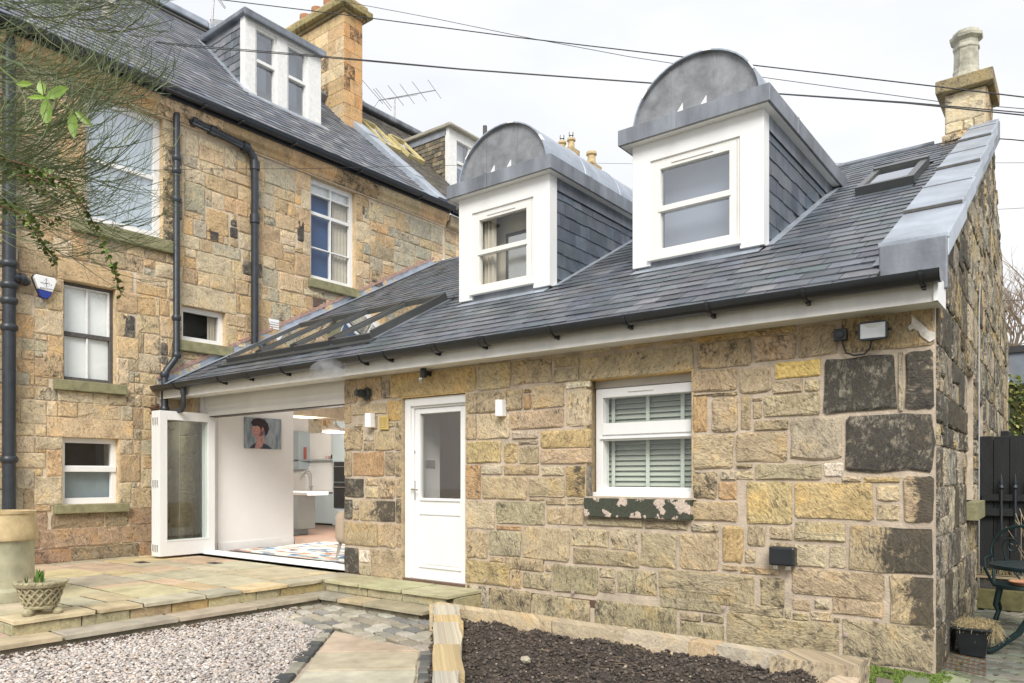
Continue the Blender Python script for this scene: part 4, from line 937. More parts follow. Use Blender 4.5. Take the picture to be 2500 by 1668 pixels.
# =================================================================== INTERIOR
b=MB().box(-17.5,-2.9,6.05,16.5,.25,.325); kf=b.build('kitchen_floor',OAKF,kind='structure')
iw=MB()
iw.prism([(6.35,.325),(7.76,.325),(7.76,rz(7.76)-.14),(6.35,rz(6.35)-.14)],-10.95,-10.73,lambda u,v,w:(w,u,v))       # partition with the painting
iw.box(-17.5,-3.0,12.0,12.1,.325,5.2)          # back wall
iw.box(-17.6,-17.5,6,12.1,.325,5.2)
iw.box(-11.0,-10.73,6.28,6.36,.325,2.8)
iw.prism([(6.7,.325),(8.6,.325),(8.6,rz(8.6)-.14),(6.7,rz(6.7)-.14)],-7.0,-6.9,lambda u,v,w:(w,u,v))
iw.box(-17.5,-11.85,6.2,6.3,.325,3.6)
iw.box(-17.5,-11.85,6.3,12,3.5,3.55)
iw.box(-4.5,-4.4,6.65,12,.325,3.0)
iw=iw.build('interior_walls',PLAST,kind='structure')
b=MB().box(-10.73,-10.715,6.36,7.78,.325,.46).box(-10.97,-10.715,7.76,7.775,.325,.46); b.build('skirting',WHITE,iw)
pl=MB(); pl=backing([(su0+.02,su1-.02,ss0,ss1)],XB+.0,-2.9,.45,SLEN,-.16,-.13,mapR); pl.build('sloping_ceiling',PLAST,iw)
def printed(name,fn):
    m,N,L,B=newmat(name); fn(N,L,B); return m
def rugm(N,L,B):
    p=pos(N,L); mp_=N.new('ShaderNodeMapping'); mp_.inputs['Scale'].default_value=(3.3,10,1); L.new(p,mp_.inputs[0])
    v=node(N,'ShaderNodeTexVoronoi',Scale=1.3); L.new(mp_.outputs[0],v.inputs['Vector']); v.inputs['Randomness'].default_value=.6
    s=N.new('ShaderNodeSeparateColor'); L.new(v.outputs['Color'],s.inputs[0])
    r=N.new('ShaderNodeValToRGB'); r.color_ramp.interpolation='CONSTANT'; e=r.color_ramp.elements
    cs=[(0,(.72,.70,.64)),(.3,(.40,.42,.40)),(.42,(.50,.27,.18)),(.52,(.74,.72,.66)),(.66,(.05,.15,.30)),(.74,(.22,.33,.38)),(.82,(.16,.05,.06)),(.87,(.66,.52,.40)),(.94,(.10,.27,.42))]
    while len(e)<len(cs): e.new(.5)
    for i,(q,c) in enumerate(cs): e[i].position=q; e[i].color=(*c,1)
    L.new(s.outputs[0],r.inputs[0]); L.new(r.outputs[0],B.inputs['Base Color']); B.inputs['Roughness'].default_value=.95
    bump(N,L,B,noi(N,L,p,200,2),.004)
b=MB().box(-10.62,-7.6,6.52,8.35,.326,.345); b.build('rug',printed('rug_pattern',rugm),at=(-9,7.4,.326),label='multicoloured lozenge patterned rug just inside the folding doors',cat='rug')
MB().box(-10.62,-7.6,6.50,6.52,.326,.340).build('rug_fringe',DARKW,bpy.data.objects['rug'])
# painting of a head in profile (plain generic paint strokes as flat pieces)
pa=onX(596,1020,-10.72); pb=onX(685,1095,-10.72); y0,y1,z0,z1=pa.y,pb.y,onX(640,1096,-10.72).z,onX(640,1021,-10.72).z
def canvasm(N,L,B):
    p=pos(N,L); mp_=N.new('ShaderNodeMapping'); mp_.inputs['Scale'].default_value=(1,9,2.2); L.new(p,mp_.inputs[0])
    n=noi(N,L,mp_.outputs[0],1.6,6,.7); L.new(ramp(N,L,n,[(.3,(.10,.14,.18)),(.48,(.25,.30,.34)),(.6,(.36,.40,.43)),(.72,(.33,.17,.18))]),B.inputs['Base Color']); B.inputs['Roughness'].default_value=.6
pt=MB().box(y0,y1,z0,z1,-10.728,-10.70,lambda u,v,w:(w,u,v)).build('portrait_painting',printed('painted_canvas',canvasm),at=(-10.72,(y0+y1)/2,z0),label='unframed painting of a dark haired head in profile on the white partition wall',cat='painting')
W_=y1-y0;H_=z1-z0
def art(poly,x,mat,name): MB().prism([(y0+a*W_,z0+c*H_) for a,c in poly],x,x+.0015,lambda u,v,w:(w,u,v)).build(name,mat,pt)
SK1=plain('painted_skin',(.50,.27,.24),.6,var=.5,vs=30); SK2=plain('painted_shadow_skin',(.22,.09,.10),.6,var=.4,vs=30); HR=plain('painted_hair',(.035,.022,.03),.6,var=.5,vs=30); CO=plain('painted_coat',(.045,.06,.08),.6,var=.4,vs=20)
art([(.12,0),(.20,.12),(.32,.20),(.46,.20),(.62,.12),(.74,0)],-10.6995,CO,'painted_coat')
art([(.26,0),(.30,.22),(.33,.38),(.50,.42),(.52,.22),(.46,.08),(.40,0)],-10.698,SK1,'painted_neck')
art([(.24,.40),(.19,.46),(.215,.52),(.20,.56),(.165,.58),(.20,.66),(.205,.74),(.24,.86),(.36,.90),(.48,.80),(.52,.60),(.46,.44),(.34,.34)],-10.6965,SK1,'painted_face')
art([(.36,.38),(.48,.44),(.52,.60),(.44,.66),(.40,.52)],-10.695,SK2,'painted_cheek_shadow')
art([(.19,.74),(.16,.84),(.22,.95),(.36,.99),(.52,.95),(.62,.82),(.65,.66),(.60,.48),(.54,.42),(.52,.60),(.47,.72),(.42,.60),(.40,.70),(.32,.74),(.24,.72)],-10.6935,HR,'painted_hair')
art([(.43,.60),(.46,.68),(.50,.66),(.48,.56)],-10.692,SK1,'painted_ear')
# still life on back wall
q0=onY(753,1060,11.97); q1=onY(832,1050,11.97); zz0=onY(790,1056,11.97).z
sl=MB().box(q0.x,q1.x,zz0,zz0+1.05,11.97,12.0,lambda u,v,w:(u,w,v)).build('still_life_painting',plain('painted_cream_ground',(.50,.44,.33),.7,var=.5,vs=9),at=((q0.x+q1.x)/2,12,zz0),label='large still life painting of jugs and bottles on the kitchen back wall',cat='painting')
ax=lambda t:q0.x+(q1.x-q0.x)*t
for (a,c,e,g,col,nm) in ((.17,1.0,.62,.98,(.07,.03,.022),'painted_cupboard'),(.0,.16,.62,.95,(.25,.33,.27),'painted_panel'),(.18,.30,.30,.42,(.05,.03,.02),'painted_square'),(.30,.44,.12,.32,(.42,.33,.22),'painted_bowl'),(.42,.53,.38,.66,(.46,.40,.24),'painted_jug'),(.48,.56,.16,.44,(.36,.18,.05),'painted_bottle'),(.60,.68,.2,.36,(.45,.28,.12),'painted_jar')):
    MB().box(ax(a),ax(c),zz0+e*1.05,zz0+g*1.05,11.96,11.968,lambda u,v,w:(u,w,v)).build(nm,plain(nm,col,.6,var=.5,vs=12) ,sl)
# kitchen units
def yb(px,py,Y): return onY(px,py,Y)
Z0=.325
cb=empty('sink_base_unit',(-15,11.6,Z0),'grey green base cabinets with white worktop under the shelf','kitchen unit')
a=yb(700,1250,11.4).x; c=yb(812,1250,11.4).x; zt1=yb(780,1199,11.4).z; zk=yb(780,1277,11.4).z
MB().box(a,c,11.4,11.98,zk,zt1-.06).build('cabinet_front',CABI,cb); MB().box(a,c,11.48,11.98,Z0,zk-.005).build('plinth',DIM,cb)
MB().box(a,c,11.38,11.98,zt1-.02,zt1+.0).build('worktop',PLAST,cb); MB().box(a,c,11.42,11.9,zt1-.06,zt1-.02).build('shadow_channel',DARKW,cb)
MB().box(a,c,11.96,11.985,zt1,zt1+.62).build('splashback',LAMPW,cb)
su=yb(760,1180,11.75)
pts=[(su.x,11.75,zt1)]+[(su.x-.0-.16*(1-math.cos(t)),11.75,zt1+.33+.16*math.sin(t)) for t in [math.pi*k/8 for k in range(9)]]
MB().tube(pts,.014,8).tube([(su.x,11.75,zt1),(su.x,11.75,zt1+.12)],.03,8).tube([(su.x-.07,11.75,zt1+.10),(su.x+.07,11.75,zt1+.10)],.014,6).build('kitchen_tap',STEEL,at=(su.x,11.75,zt1),label='tall swan neck chrome tap standing on the kitchen worktop',cat='tap',smooth=True)
ws=empty('wall_shelf_unit',(-15,11.8,1.9),'grey wall cabinet with a long open shelf across the kitchen back wall','shelf')
z_=yb(760,1122,11.7).z
MB().box(yb(712,1100,11.7).x,c+.05,11.65,12,z_-.03,z_).build('shelf',CABI,ws)
MB().box(yb(690,1100,11.7).x,yb(733,1100,11.7).x,11.65,12,yb(725,1146,11.7).z,yb(725,1054,11.7).z).build('cabinet',CABI,ws)
sp0=yb(721,1120,11.65); MB().box(sp0.x,sp0.x+.24,z_,z_+.32,11.8,11.82,lambda u,v,w:(u,w,v),(.42,.13,.10,0)).build('small_picture',TINTM,at=(sp0.x,11.8,z_),label='small red and brown picture standing on the grey kitchen shelf',cat='picture')
MB().lathe([(.05,0),(.05,.08),(0,.08)],(yb(800,1118,11.8).x,11.8,z_),12).build('candle_jar',plain('pink_glass',(.45,.27,.25),.4),at=(yb(800,1118,11.8).x,11.8,z_),label='short pink candle jar at the right of the kitchen shelf',cat='jar')
MB().lathe([(.035,0),(.035,.06),(.02,.08),(.02,.11),(0,.11)],(yb(810,1118,11.8).x,11.8,z_),12).build('dark_bottle',DIM,at=(yb(810,1118,11.8).x,11.8,z_),label='small dark lidded bottle beside the pink candle jar',cat='bottle')
ov=empty('oven_tower',(-13,11.4,Z0),'tall grey green cabinet with two built in black ovens','oven')
a=yb(813,1200,11.35).x; c=a+1.1
for (y0_,y1_,mt,nm) in ((1060,1126,CABI,'upper_door'),(1128,1138,DGLASS,'control_panel'),(1142,1176,DGLASS,'oven_door'),(1178,1188,DGLASS,'control_panel'),(1192,1240,DGLASS,'oven_door'),(1242,1283,CABI,'lower_door')):
    p=yb(826,y0_,11.35).z; q=yb(826,y1_,11.35).z; MB().box(a+(.05 if mt==DGLASS else .0),c,11.33,11.9,q,p).build(nm,mt,ov)
for yy in (1140,1190): MB().tube([(a+.08,11.3,yb(826,yy,11.35).z),(c-.1,11.3,yb(826,yy,11.35).z)],.02,8).build('handle',STEEL,ov,smooth=True)
MB().box(a-.02,c,11.36,11.9,Z0,yb(826,1060,11.35).z+.9).build('carcass',CABI,ov)
pn=empty('kitchen_peninsula',(-12.6,9.3,Z0),'grey peninsula cabinet with thick white worktop beyond the partition wall','kitchen counter')
t0_=onZ(708,1199,1.21); t1_=onZ(771,1199,1.21)
MB().box(-14.2,-12.0,9.0,9.5,1.13,1.19).build('worktop',LAMPW,pn); MB().box(-14.1,-12.35,9.05,9.45,.45,1.13).build('cabinet',CABI,pn); MB().box(-14.0,-12.5,9.12,9.4,Z0,.45).build('plinth',CABI,pn)
# pendant
pp=Vector((-11.6,9.36,2.36))
pd=MB().lathe([(.25,0),(.262,.02),(.25,.045),(.16,.075),(.07,.11),(.03,.16),(.012,.22),(.008,.225)],pp,32).build('pendant_lamp',plain('pendant_white',(.85,.85,.85),.3,var=.01),at=pp,label='white flying saucer pendant lamp hanging inside the folding doors',cat='lamp',smooth=True)
MB().tube([pp+Vector((0,0,.2)),pp+Vector((0,0,1.3))],.004,5).build('cord',CABLE,pd)
ld=bpy.data.lights.new('pendant_bulb','POINT'); ld.energy=210; ld.shadow_soft_size=.12; ld.color=(1,.93,.84); lo=bpy.data.objects.new('pendant_bulb',ld); scn.collection.objects.link(lo); lo.location=pp-Vector((0,0,.12)); lo.parent=pd; lo.location=(0,0,-.12)
# armchair
ac=empty('armchair',(-7.9,6.95,.345),'beige fabric armchair with splayed metal legs just inside the stone pillar','armchair')
def rbox(x0,x1,y0,y1,z0,z1,r,name,mat,par):
    o=MB().box(x0,x1,y0,y1,z0,z1).build(name,mat,par); m=o.modifiers.new('bevel','BEVEL'); m.width=r; m.segments=5; 
    o.data.polygons.foreach_set('use_smooth',[True]*len(o.data.polygons)); return o
rbox(-8.28,-8.02,6.62,7.3,.56,1.02,.11,'side_panel',BEIGE,ac); rbox(-8.1,-7.4,6.62,6.8,.56,1.05,.08,'backrest',BEIGE,ac); rbox(-8.1,-7.45,6.7,7.35,.56,.78,.07,'seat',BEIGE,ac); rbox(-7.5,-7.3,6.62,7.3,.56,.95,.08,'side_panel',BEIGE,ac)
for x,y,dx in ((-8.18,6.68,-.05),(-8.18,7.24,-.05),(-7.42,6.68,.05),(-7.42,7.24,.05)): MB().tube([(x,y,.57),(x+dx,y+(-.03 if y<7 else .03),.346)],[.028,.012],8).build('leg',STEEL,ac,smooth=True)
# wall switch seen through the back door
swx=onY(1130,1100,7.5)
MB().box(DO[0]-.015,DO[0]+.014,PZ+.03,DO[3]-.01,-.62,-.225,mapA).build('door_lining',PLAST,ext)
swx=onX(1051,1133,DO[0]+.02); MB().box(swx.y-.075,swx.y+.075,swx.z-.045,swx.z+.045,DO[0]+.0142,DO[0]+.024,lambda u,v,w:(w,u,v)).build('light_switch',STEEL,at=swx,label='triple light switch on the pale wall seen through the back door glass',cat='light switch')

# =================================================================== WALL FIXTURES
def fixbox(px,py,wpx,hpx,Y=6.02): 
    p=onY(px,py,Y); D=proj(p)[2]; return p,wpx,hpx
def wall_lamp(px,py,label):
    p=onY(px,py,5.93); b=MB()
    pr=[(-.045,-.02),(-.045,.055),(-.02,.09),(.02,.09),(.045,.055),(.045,-.02)]
    b.prism([(p.x+a,5.93+.09-c) for a,c in pr],p.z-.085,p.z+.085); b.build('wall_lamp',LAMPW,at=(p.x,6.0,p.z-.085),label=label,cat='wall lamp',group='up and down lamps either side of the back door',bevel=.006)
wall_lamp(893,1026,'white box wall lamp on the pillar left of the back door'); wall_lamp(1212.5,996,'white box wall lamp on the wall right of the back door')
p=onY(934,1032,6.0); b=MB(); mA0=lambda u,v,w:(p.x+u,6.03-w,p.z+v)
vt=MB().box(-.075,.075,-.085,.085,0,.012,mA0).build('air_vent',CREMP,at=(p.x,6.0,p.z-.08),label='yellow plastic louvred vent beside the left wall lamp',cat='vent')
for k in range(6): MB().box(-.06,.06,-.075+k*.026,-.063+k*.026,.012,.02,mA0).build('louvre',CREMP,vt)
for u in (-.065,-.002,.058): MB().box(u,u+.006,-.08,.08,.012,.024,mA0).build('vent_bar',CREMP,vt)
p=onY(893,962,6.0); b=MB().lathe([(.0,0),(.085,0),(.085,.015),(.07,.03),(.045,.035),(.045,.06),(.052,.065),(.052,.10),(.042,.105),(.042,.15),(.030,.15)],(p.x,6.02,p.z),20,axis=(-.25,-1,.05)); b.build('boiler_flue',BLACK,at=(p.x,6.0,p.z-.08),label='round black boiler flue outlet high on the pillar',cat='flue',smooth=True)
p=onY(1034,905,5.93)-Vector((0,0,.05))
sn=MB().lathe([(.0,-.0),(.034,0),(.036,.02),(.036,.10),(0,.10)],(p.x,5.93,p.z-.03),16).box(p.x-.02,p.x+.02,5.93,6.05,p.z+.0,p.z+.05).build('motion_sensor',BLACK,at=(p.x,6.0,p.z-.1),label='small black motion sensor under the eaves above the back door',cat='sensor',smooth=True)
MB().lathe([(0,-.06),(.018,-.055),(.028,-.03),(.028,.0),(0,.0)],(p.x-.01,5.90,p.z-.035),14).build('sensor_lens',STEEL,sn,smooth=True)
# flood light, junction box and cable
p=onY(2131,807,5.93); D_=p
fl=empty('flood_light',(p.x,6.0,p.z-.1),'black flood light with square reflector high on the corner of the wall','flood light')
mF=lambda u,v,w:(p.x+u,5.93-w,p.z+v)
b=MB().prism([(-.10,-.05),(-.08,-.07),(.08,-.07),(.10,-.05),(.10,.05),(.08,.07),(-.08,.07),(-.10,.05)],-.03,0,mF)
b.box(-.10,-.085,-.055,.055,0,.012,mF).box(.085,.10,-.055,.055,0,.012,mF).box(-.085,.085,.055,.068,0,.012,mF).box(-.085,.085,-.068,-.055,0,.012,mF).tube([mF(-.12,0,-.015),mF(.12,0,-.015)],.01,6)
b.box(-.02,.02,-.03,.03,-.12,-.03,mF); b.build('housing',BLACK,fl)
V=[mF(a,c,.004) for a,c in ((-.085,-.055),(.085,-.055),(.085,.055),(-.085,.055))]+[mF(a,c,.001) for a,c in ((-.03,-.015),(.03,-.015),(.03,.02),(-.03,.02))]
MB().add(V,[(0,1,5,4),(1,2,6,5),(2,3,7,6),(3,0,4,7),(4,5,6,7)]).build('reflector',plain('reflector',(.55,.55,.52),.25,.6),fl)
j=onY(2054,819,6.0)
jb=MB().box(j.x-.045,j.x+.045,5.95,6.02,j.z-.045,j.z+.045).lathe([(0,0),(.032,0),(.032,.012),(0,.014)],(j.x,5.95,j.z),16,axis=(0,-1,0)).build('junction_box',BLACK,at=(j.x,6.0,j.z-.05),label='square black junction box left of the flood light',cat='junction box',bevel=.006)
pts=[Vector((j.x+.01,5.98,j.z-.045)),Vector((j.x+.02,6.0,j.z-.10)),onY(2066,862,6.01),onY(2085,868,6.01),onY(2110,865,6.01),onY(2124,850,6.0),onY(2127,832,5.97),Vector((p.x,5.96,p.z-.07))]
MB().tube(pts,.007,6).build('lamp_cable',CABLE,at=(j.x,6.0,j.z-.2),label='thin black cable looping from the junction box to the flood light',cat='cable',smooth=True)
p=onY(1911,1358,5.98)
so_=empty('outdoor_socket',(p.x,6.0,p.z-.1),'black weatherproof double socket box low on the stone wall','socket')
MB().box(p.x-.10,p.x+.10,5.94,6.03,p.z-.075,p.z+.075).build('cover',BLACK,so_,bevel=.015)
for s_ in (-.05,.045): MB().tube([(p.x+s_,5.97,p.z-.075),(p.x+s_,5.97,p.z-.105)],.022,10).build('latch',STEEL,so_,smooth=True)
for (px,py,lb) in ((1768,1483,'small round injection plug in the mortar above the middle of the raised bed edge'),(1399,1446,'small round injection plug in a large olive stone right of the back door'),(1184,1418,'pinkish injection plug in the brown stone just right of the back door foot'),(2142,1515,'small round injection plug under the sooty corner stones'),(2066,1549,'small metal plug low in the big grey foundation stone')):
    p=onY(px,py,6.02); MB().lathe([(.006,0),(.017,0),(.017,.012),(.006,.014)],(p.x,6.02,p.z),12,axis=(0,-1,0)).build('damp_plug',plain('plug',(.40,.32,.28),.8) if 'plug' not in MATS else MATS['plug'],at=(p.x,6.02,p.z),label=lb,cat='wall plug',group='round plugs low in the front wall')
# lime splash on the corner stone
b=MB()
q=[onY(px+U(-2,2),py+U(-2,2),6.01) for px,py in ((2222,768),(2229,770),(2236,780),(2248,786),(2258,797),(2268,806),(2280,812),(2283,826),(2270,833),(2256,824),(2247,818),(2240,806),(2230,800),(2220,806),(2216,798),(2226,790),(2224,780))]
b.prism([(p.x,p.z) for p in q],.020,.026,lambda u,v,w:(u,6.05-w,v))
b.build('lime_splash',plain('lime',(.66,.62,.57),.9,var=.3,vs=25),wallA)

# =================================================================== MAIN HOUSE
mh=empty('sandstone_house',(XB,6,PZ),'tall warm sandstone house with slate roof, white dormer and black pipes behind the low extension','building')
zX=lambda px,py:onX(px,py).z
yX=lambda px,py=1000:onX(px,py).y
W1=(4.66,5.78,zX(300,562),7.03); W2=(yX(154),yX(283),zX(154,927),zX(218,694.6)+.0); W3=(yX(151.7),yX(290),zX(220,1230),zX(220,1070)); W4=(yX(443),yX(551),zX(490,838),zX(490,753)); W5=(yX(757.8),yX(868),zX(805,692),7.03)
WS=[W1,W2,W3,W4,W5]
HY=12.15
wallB=backing(WS+[(6.05,12.2,0,2.6)],1.2,HY,0,7.25,-.5,-.001,mapB).build('front_wall',MORTB,mh)
bs=[]; hol=list(WS)
OC=(.57,.41,.24);OB=(.58,.455,.295);OP=(.61,.505,.355);OD=(.49,.37,.235);OG=(.47,.42,.32)
def addst(y0,y1,z0,z1,col=None,soot=.05,w=.015,flat=False,g=None):
    if y0>12.1: return
    bs.append(stone(y0,y1,z0,z1,w,mapB,col or R_.choice([OC,OB,OP,OD,OB,OP]),soot,g,flat=flat,gap=.005)); hol.append((y0,y1,z0,z1))
# lintels
addst(yX(139),yX(323),W2[3],W2[3]+.30,OC,.05,flat=True)
addst(yX(436),yX(577),W4[3],W4[3]+.34,OP,.08,flat=True)
addst(W3[0]-.2,W3[1]+.2,W3[3],W3[3]+.28,OB,.05,flat=True)
# jamb stones beside the openings
for (a,c,z0,z1) in WS:
    for sd in (0,1):
        z=z0; k=R_.random()<.5
        while z<z1-.02:
            h=min(U(.26,.42),z1-z); h=z1-z if z1-z-h<.12 else h
            wd=(.34 if k else .19)*U(.9,1.1); k=not k
            so=.75 if (abs(a-W1[0])<.01 and sd==1 and z<6.4) else U(0,.12)
            if sd==0: addst(a-wd,a,z,z+h,None,so,.016)
            else: addst(c,c+wd,z,z+h,None,so,.016)
            z+=h
# traced dark and notable stones
for (x0,y0,x1,y1,col,so) in ((563,539,578,553,DRK,.95),(561,556,580,582,DRK,.95),(726,538,742,590,DRK,.95),(992,0,0,0,0,0),(300,770,329,824,DRK,.8),(391,840,409,868,DRK,.6),(391,870,409,888,DRK,.55),(592,641,640,675,DRK,.7),(908,685,935,702,DRK,.85),(885,504,889,524,DRK,.9),(103,866,150,922,OD,.5),(504,514,557,573,OC,.0),(450,448,500,520,OG,.2),(240,760,0,0,0,0)):
    if y1: addst(yX(x0),yX(x1),zX((x0+x1)/2,y1),zX((x0+x1)/2,y0),col,so,.02)
sills=[(W1,.20,.19),(W2,.13,.15),(W3,.12,.13),(W4,.10,.17),(W5,.06,.17)]
for (h,e,t) in sills: hol.append((h[0]-e-.02,h[1]+e+.02,h[2]-t,h[2]))
roofline=lambda y:(rz(y)+.10 if y>5.8 else 0)
for r in rubble(1.4,12.08,1.02,6.98,hol,(.16,.34),(.22,.62)):
    rl=roofline((r[0]+r[1])/2)
    if r[3]<rl: continue
    g=max(0,min(1,((r[0]-9)/3)))
    col=R_.choice([OC,OB,OP,OD,OB,OP,OG]) if R_.random()>g*.6 else R_.choice([OG,GRY,TAN])
    if r[1]<5.9 and R_.random()<.4: col=R_.choice([OG,TAN,OP])
    bs.append(stone(*r,U(.006,.024),mapB,col,(R_.random()**3)*.5,gap=.0055))
for r in rubble(1.4,5.9,PZ,1.02,hol,(.2,.3),(.5,1.2)): bs.append(stone(*r,U(.004,.014),mapB,R_.choice([(.36,.25,.17),(.40,.29,.2),(.34,.27,.18)]),U(.1,.35),gap=.004))
emit(bs,'stone',STONE,wallB,limit=295)
for h in WS:
    for q,c in (((h[0]-.02,h[0]+.003,h[2]+.001,h[3]-.004,-.3,.006),OP),((h[1]-.003,h[1]+.02,h[2]+.001,h[3]-.004,-.3,.006),OB),((h[0]-.02,h[1]+.02,h[3]-.003,h[3]+.02,-.298,.004),OD)):
        MB().box(*q,mapB,(*c,.0),R_.random()).build('reveal',ASHL,wallB)
for (h,e,t) in sills: MB().box(h[0]-e,h[1]+e,h[2]-t,h[2]-.003,-.25,.09,mapB).build('window_sill',SILL,mh,bevel=.012)
# cornice stones
y=1.4; cst=[]
co=MB().box(1.2,HY,7.03,7.28,-.3,.04,mapB).build('cornice',MORTB,mh)
while y<12.1:
    wd=U(.9,1.4); a,c=y,min(y+wd,12.12); dark=R_.random()<.22
    pr=[(0,7.03),(.07,7.06),(.10,7.12),(.17,7.16),(.19,7.29),(0,7.29)]
    V=[(XB+w,u,z) for u in (a+.003,c-.003) for w,z in pr]; F=[tuple(range(6)),tuple(range(11,5,-1))]+[(i,6+i,6+(i+1)%6,(i+1)%6) for i in range(6)]
    cst.append((V,F,(*jit(R_.choice([OC,OB,OC,OD]),.1),.5 if dark else .05),R_.random())); y+=wd
emit(cst,'cornice_stone',ASHL,co)
# gutter
b=MB(); halfround(b,1.2,HY-.06,XB+.33,7.38,.075,'y'); b.box(1.2,HY-.06,XB+.20,XB+.24,7.28,7.42,lambda u,v,w:(v,u,w)); b.tube([(XB+.405,1.2,7.385),(XB+.405,HY-.06,7.385)],.012,6); mg=b.build('gutter',IRON,mh,smooth=True)
for px in (470,560,690,850,1000): MB().box(yX(px)-.02,yX(px)+.02,XB+.24,XB+.42,7.29,7.305,lambda u,v,w:(v,u,w)).build('gutter_bracket',IRON,mg)
# roof
dY0,dY1=onX(598,232,-12.515).y,onX(784,318,-12.515).y
mdeck=MB().box(1.2,HY+.0,0,MSL,-.12,-.03,mapM).build('roof',DARKW,mh)
dz0_,dz1_=8.66,10.17
sM=lambda z:(z-MEZ)/ms.z
MS=[(.16,.17,.195),(.19,.20,.22),(.13,.14,.16),(.24,.245,.26),(.17,.18,.20)]
dsh=(dY0+.02,dY1-.02,sM(dz0_)-.02,sM(dz1_))
emit(slates(1.2,12.0,-.05,MSL-.22,[dsh],.15,.20,mapM,MS,th=.009,lift=.019),'slate',OSLATE,mdeck,limit=200)
b=MB().box(1.2,HY,MSL-.26,MSL-.02,.0,.05,mapM); b.build('ridge_upstand',DARKW,mh)
b=MB(); 
for i in range(9): b.box(1.2+i*1.22,1.2+(i+1)*1.22,MRX-.22,MRX+.20,MRZ-.04+.006*(i%2),MRZ+.10+.02*(i%2),lambda u,v,w:(v,u,w))
b.build('ridge_lead',LEADL,mh,bevel=.03)
b=MB().prism([(MRX-.1,MRZ-.05),(MRX-3.9,MEZ),(MRX-3.9,MEZ-.2),(MRX-.1,MRZ-.3)],1.2,HY,lambda u,v,w:(u,w,v)); b.build('rear_roof',OSLATE,mh)
# roof vent
p=onP(262,45,(MEX,0,MEZ),mn); MB().tube([p,p+Vector((.06,0,.16)),p+Vector((.16,0,.22))],[.09,.085,.075],12).build('roof_vent',plain('vent_metal',(.42,.40,.34),.6),mh,smooth=True)
# dormer
X0d=-12.515; mV=lambda u,v,w:(X0d+w,u,v)
wy=[onX(px,150,X0d).y for px in (624,677,702,752)]; wzt=onX(624,62,X0d).z; wzb=onX(624,243,X0d).z+.02
b=MB().box(dY0,wy[0],dz0_,dz1_,-.16,0,mV).box(wy[1],wy[2],dz0_,dz1_,-.16,0,mV).box(wy[3],dY1,dz0_,dz1_,-.16,0,mV)
for i in (0,2): b.box(wy[i],wy[i+1],wzt,dz1_,-.16,0,mV).box(wy[i],wy[i+1],dz0_,wzb,-.16,0,mV)
b.box(dY0,dY0+.25,dz0_,dz0_+.14,0,.012,mV).box(dY1-.25,dY1,dz0_,dz0_+.14,0,.012,mV)
md=b.build('dormer',OLDW,mh,bevel=.004)
for i in (0,2):
    a,c=wy[i],wy[i+1]; zm_=(wzt+wzb)/2+.06; st=.05
    b=MB().box(a,a+st,wzb,wzt,-.12,-.04,mV).box(c-st,c,wzb,wzt,-.12,-.04,mV).box(a+st,c-st,wzt-st,wzt,-.12,-.04,mV).box(a+st,c-st,wzb,wzb+.07,-.12,-.04,mV).box(a+st,c-st,zm_-.03,zm_+.03,-.12,-.02,mV)
    f=b.build('sash_window',OLDW,md)
    MB().box(a+st,c-st,zm_+.03,wzt-st,-.09,-.085,mV).build('pane',GLASSR,f); MB().box(a+st,c-st,wzb+.07,zm_-.03,-.10,-.095,mV).build('pane',GLASSR,f)
    MB().box(a,c,wzb,wzt,-.4,-.38,mV).build('blind',GREYI,f)
xb_=MRX+.0; xr=MEX+ms.x*sM(dz1_)
MB().prism([(X0d-.16,dz0_+.13),(X0d-.16,dz1_),(xr,dz1_)],dY0+.03,dY0+.06,lambda u,v,w:(u,w,v)).build('cheek',LEAD,md)
MB().prism([(X0d-.16,dz0_+.13),(X0d-.16,dz1_),(xr,dz1_)],dY1-.06,dY1-.03,lambda u,v,w:(u,w,v)).build('cheek',LEAD,md)
mk=lambda u,v,w:(-u,dY0+.03-w,v)
zr_=lambda x:MEZ+(MEX-x)*(MRZ-MEZ)/(MEX-MRX)
ch=slates(-(X0d-.14),-xr,dz0_,dz1_-.08,[],.15,.2,mk,[(.16,.175,.19),(.13,.145,.16),(.19,.20,.215)],skip=lambda u,s:s<zr_(-u)-.09)
ch=[([(a,b2,max(c,zr_(a)-.03)) for a,b2,c in V],F,T,r) for V,F,T,r in ch]
emit(ch,'slate',OSLATE,md)
b=MB().box(xr-.1,X0d+.10,dY0-.07,dY1+.07,dz1_,dz1_+.10).box(X0d+.06,X0d+.105,dY0-.07,dY1+.07,dz1_-.05,dz1_+.03); b.build('lead_roof',LEAD,md,bevel=.02)
b=MB(); b.box(dY0-.10,dY0+.03,sM(dz0_)-.05,sM(dz1_)+.05,.012,.022,mapM); b.box(dY0-.05,dY1+.05,sM(dz0_)-.14,sM(dz0_)+.03,.012,.02,mapM); b.build('soaker',LEADL,md)
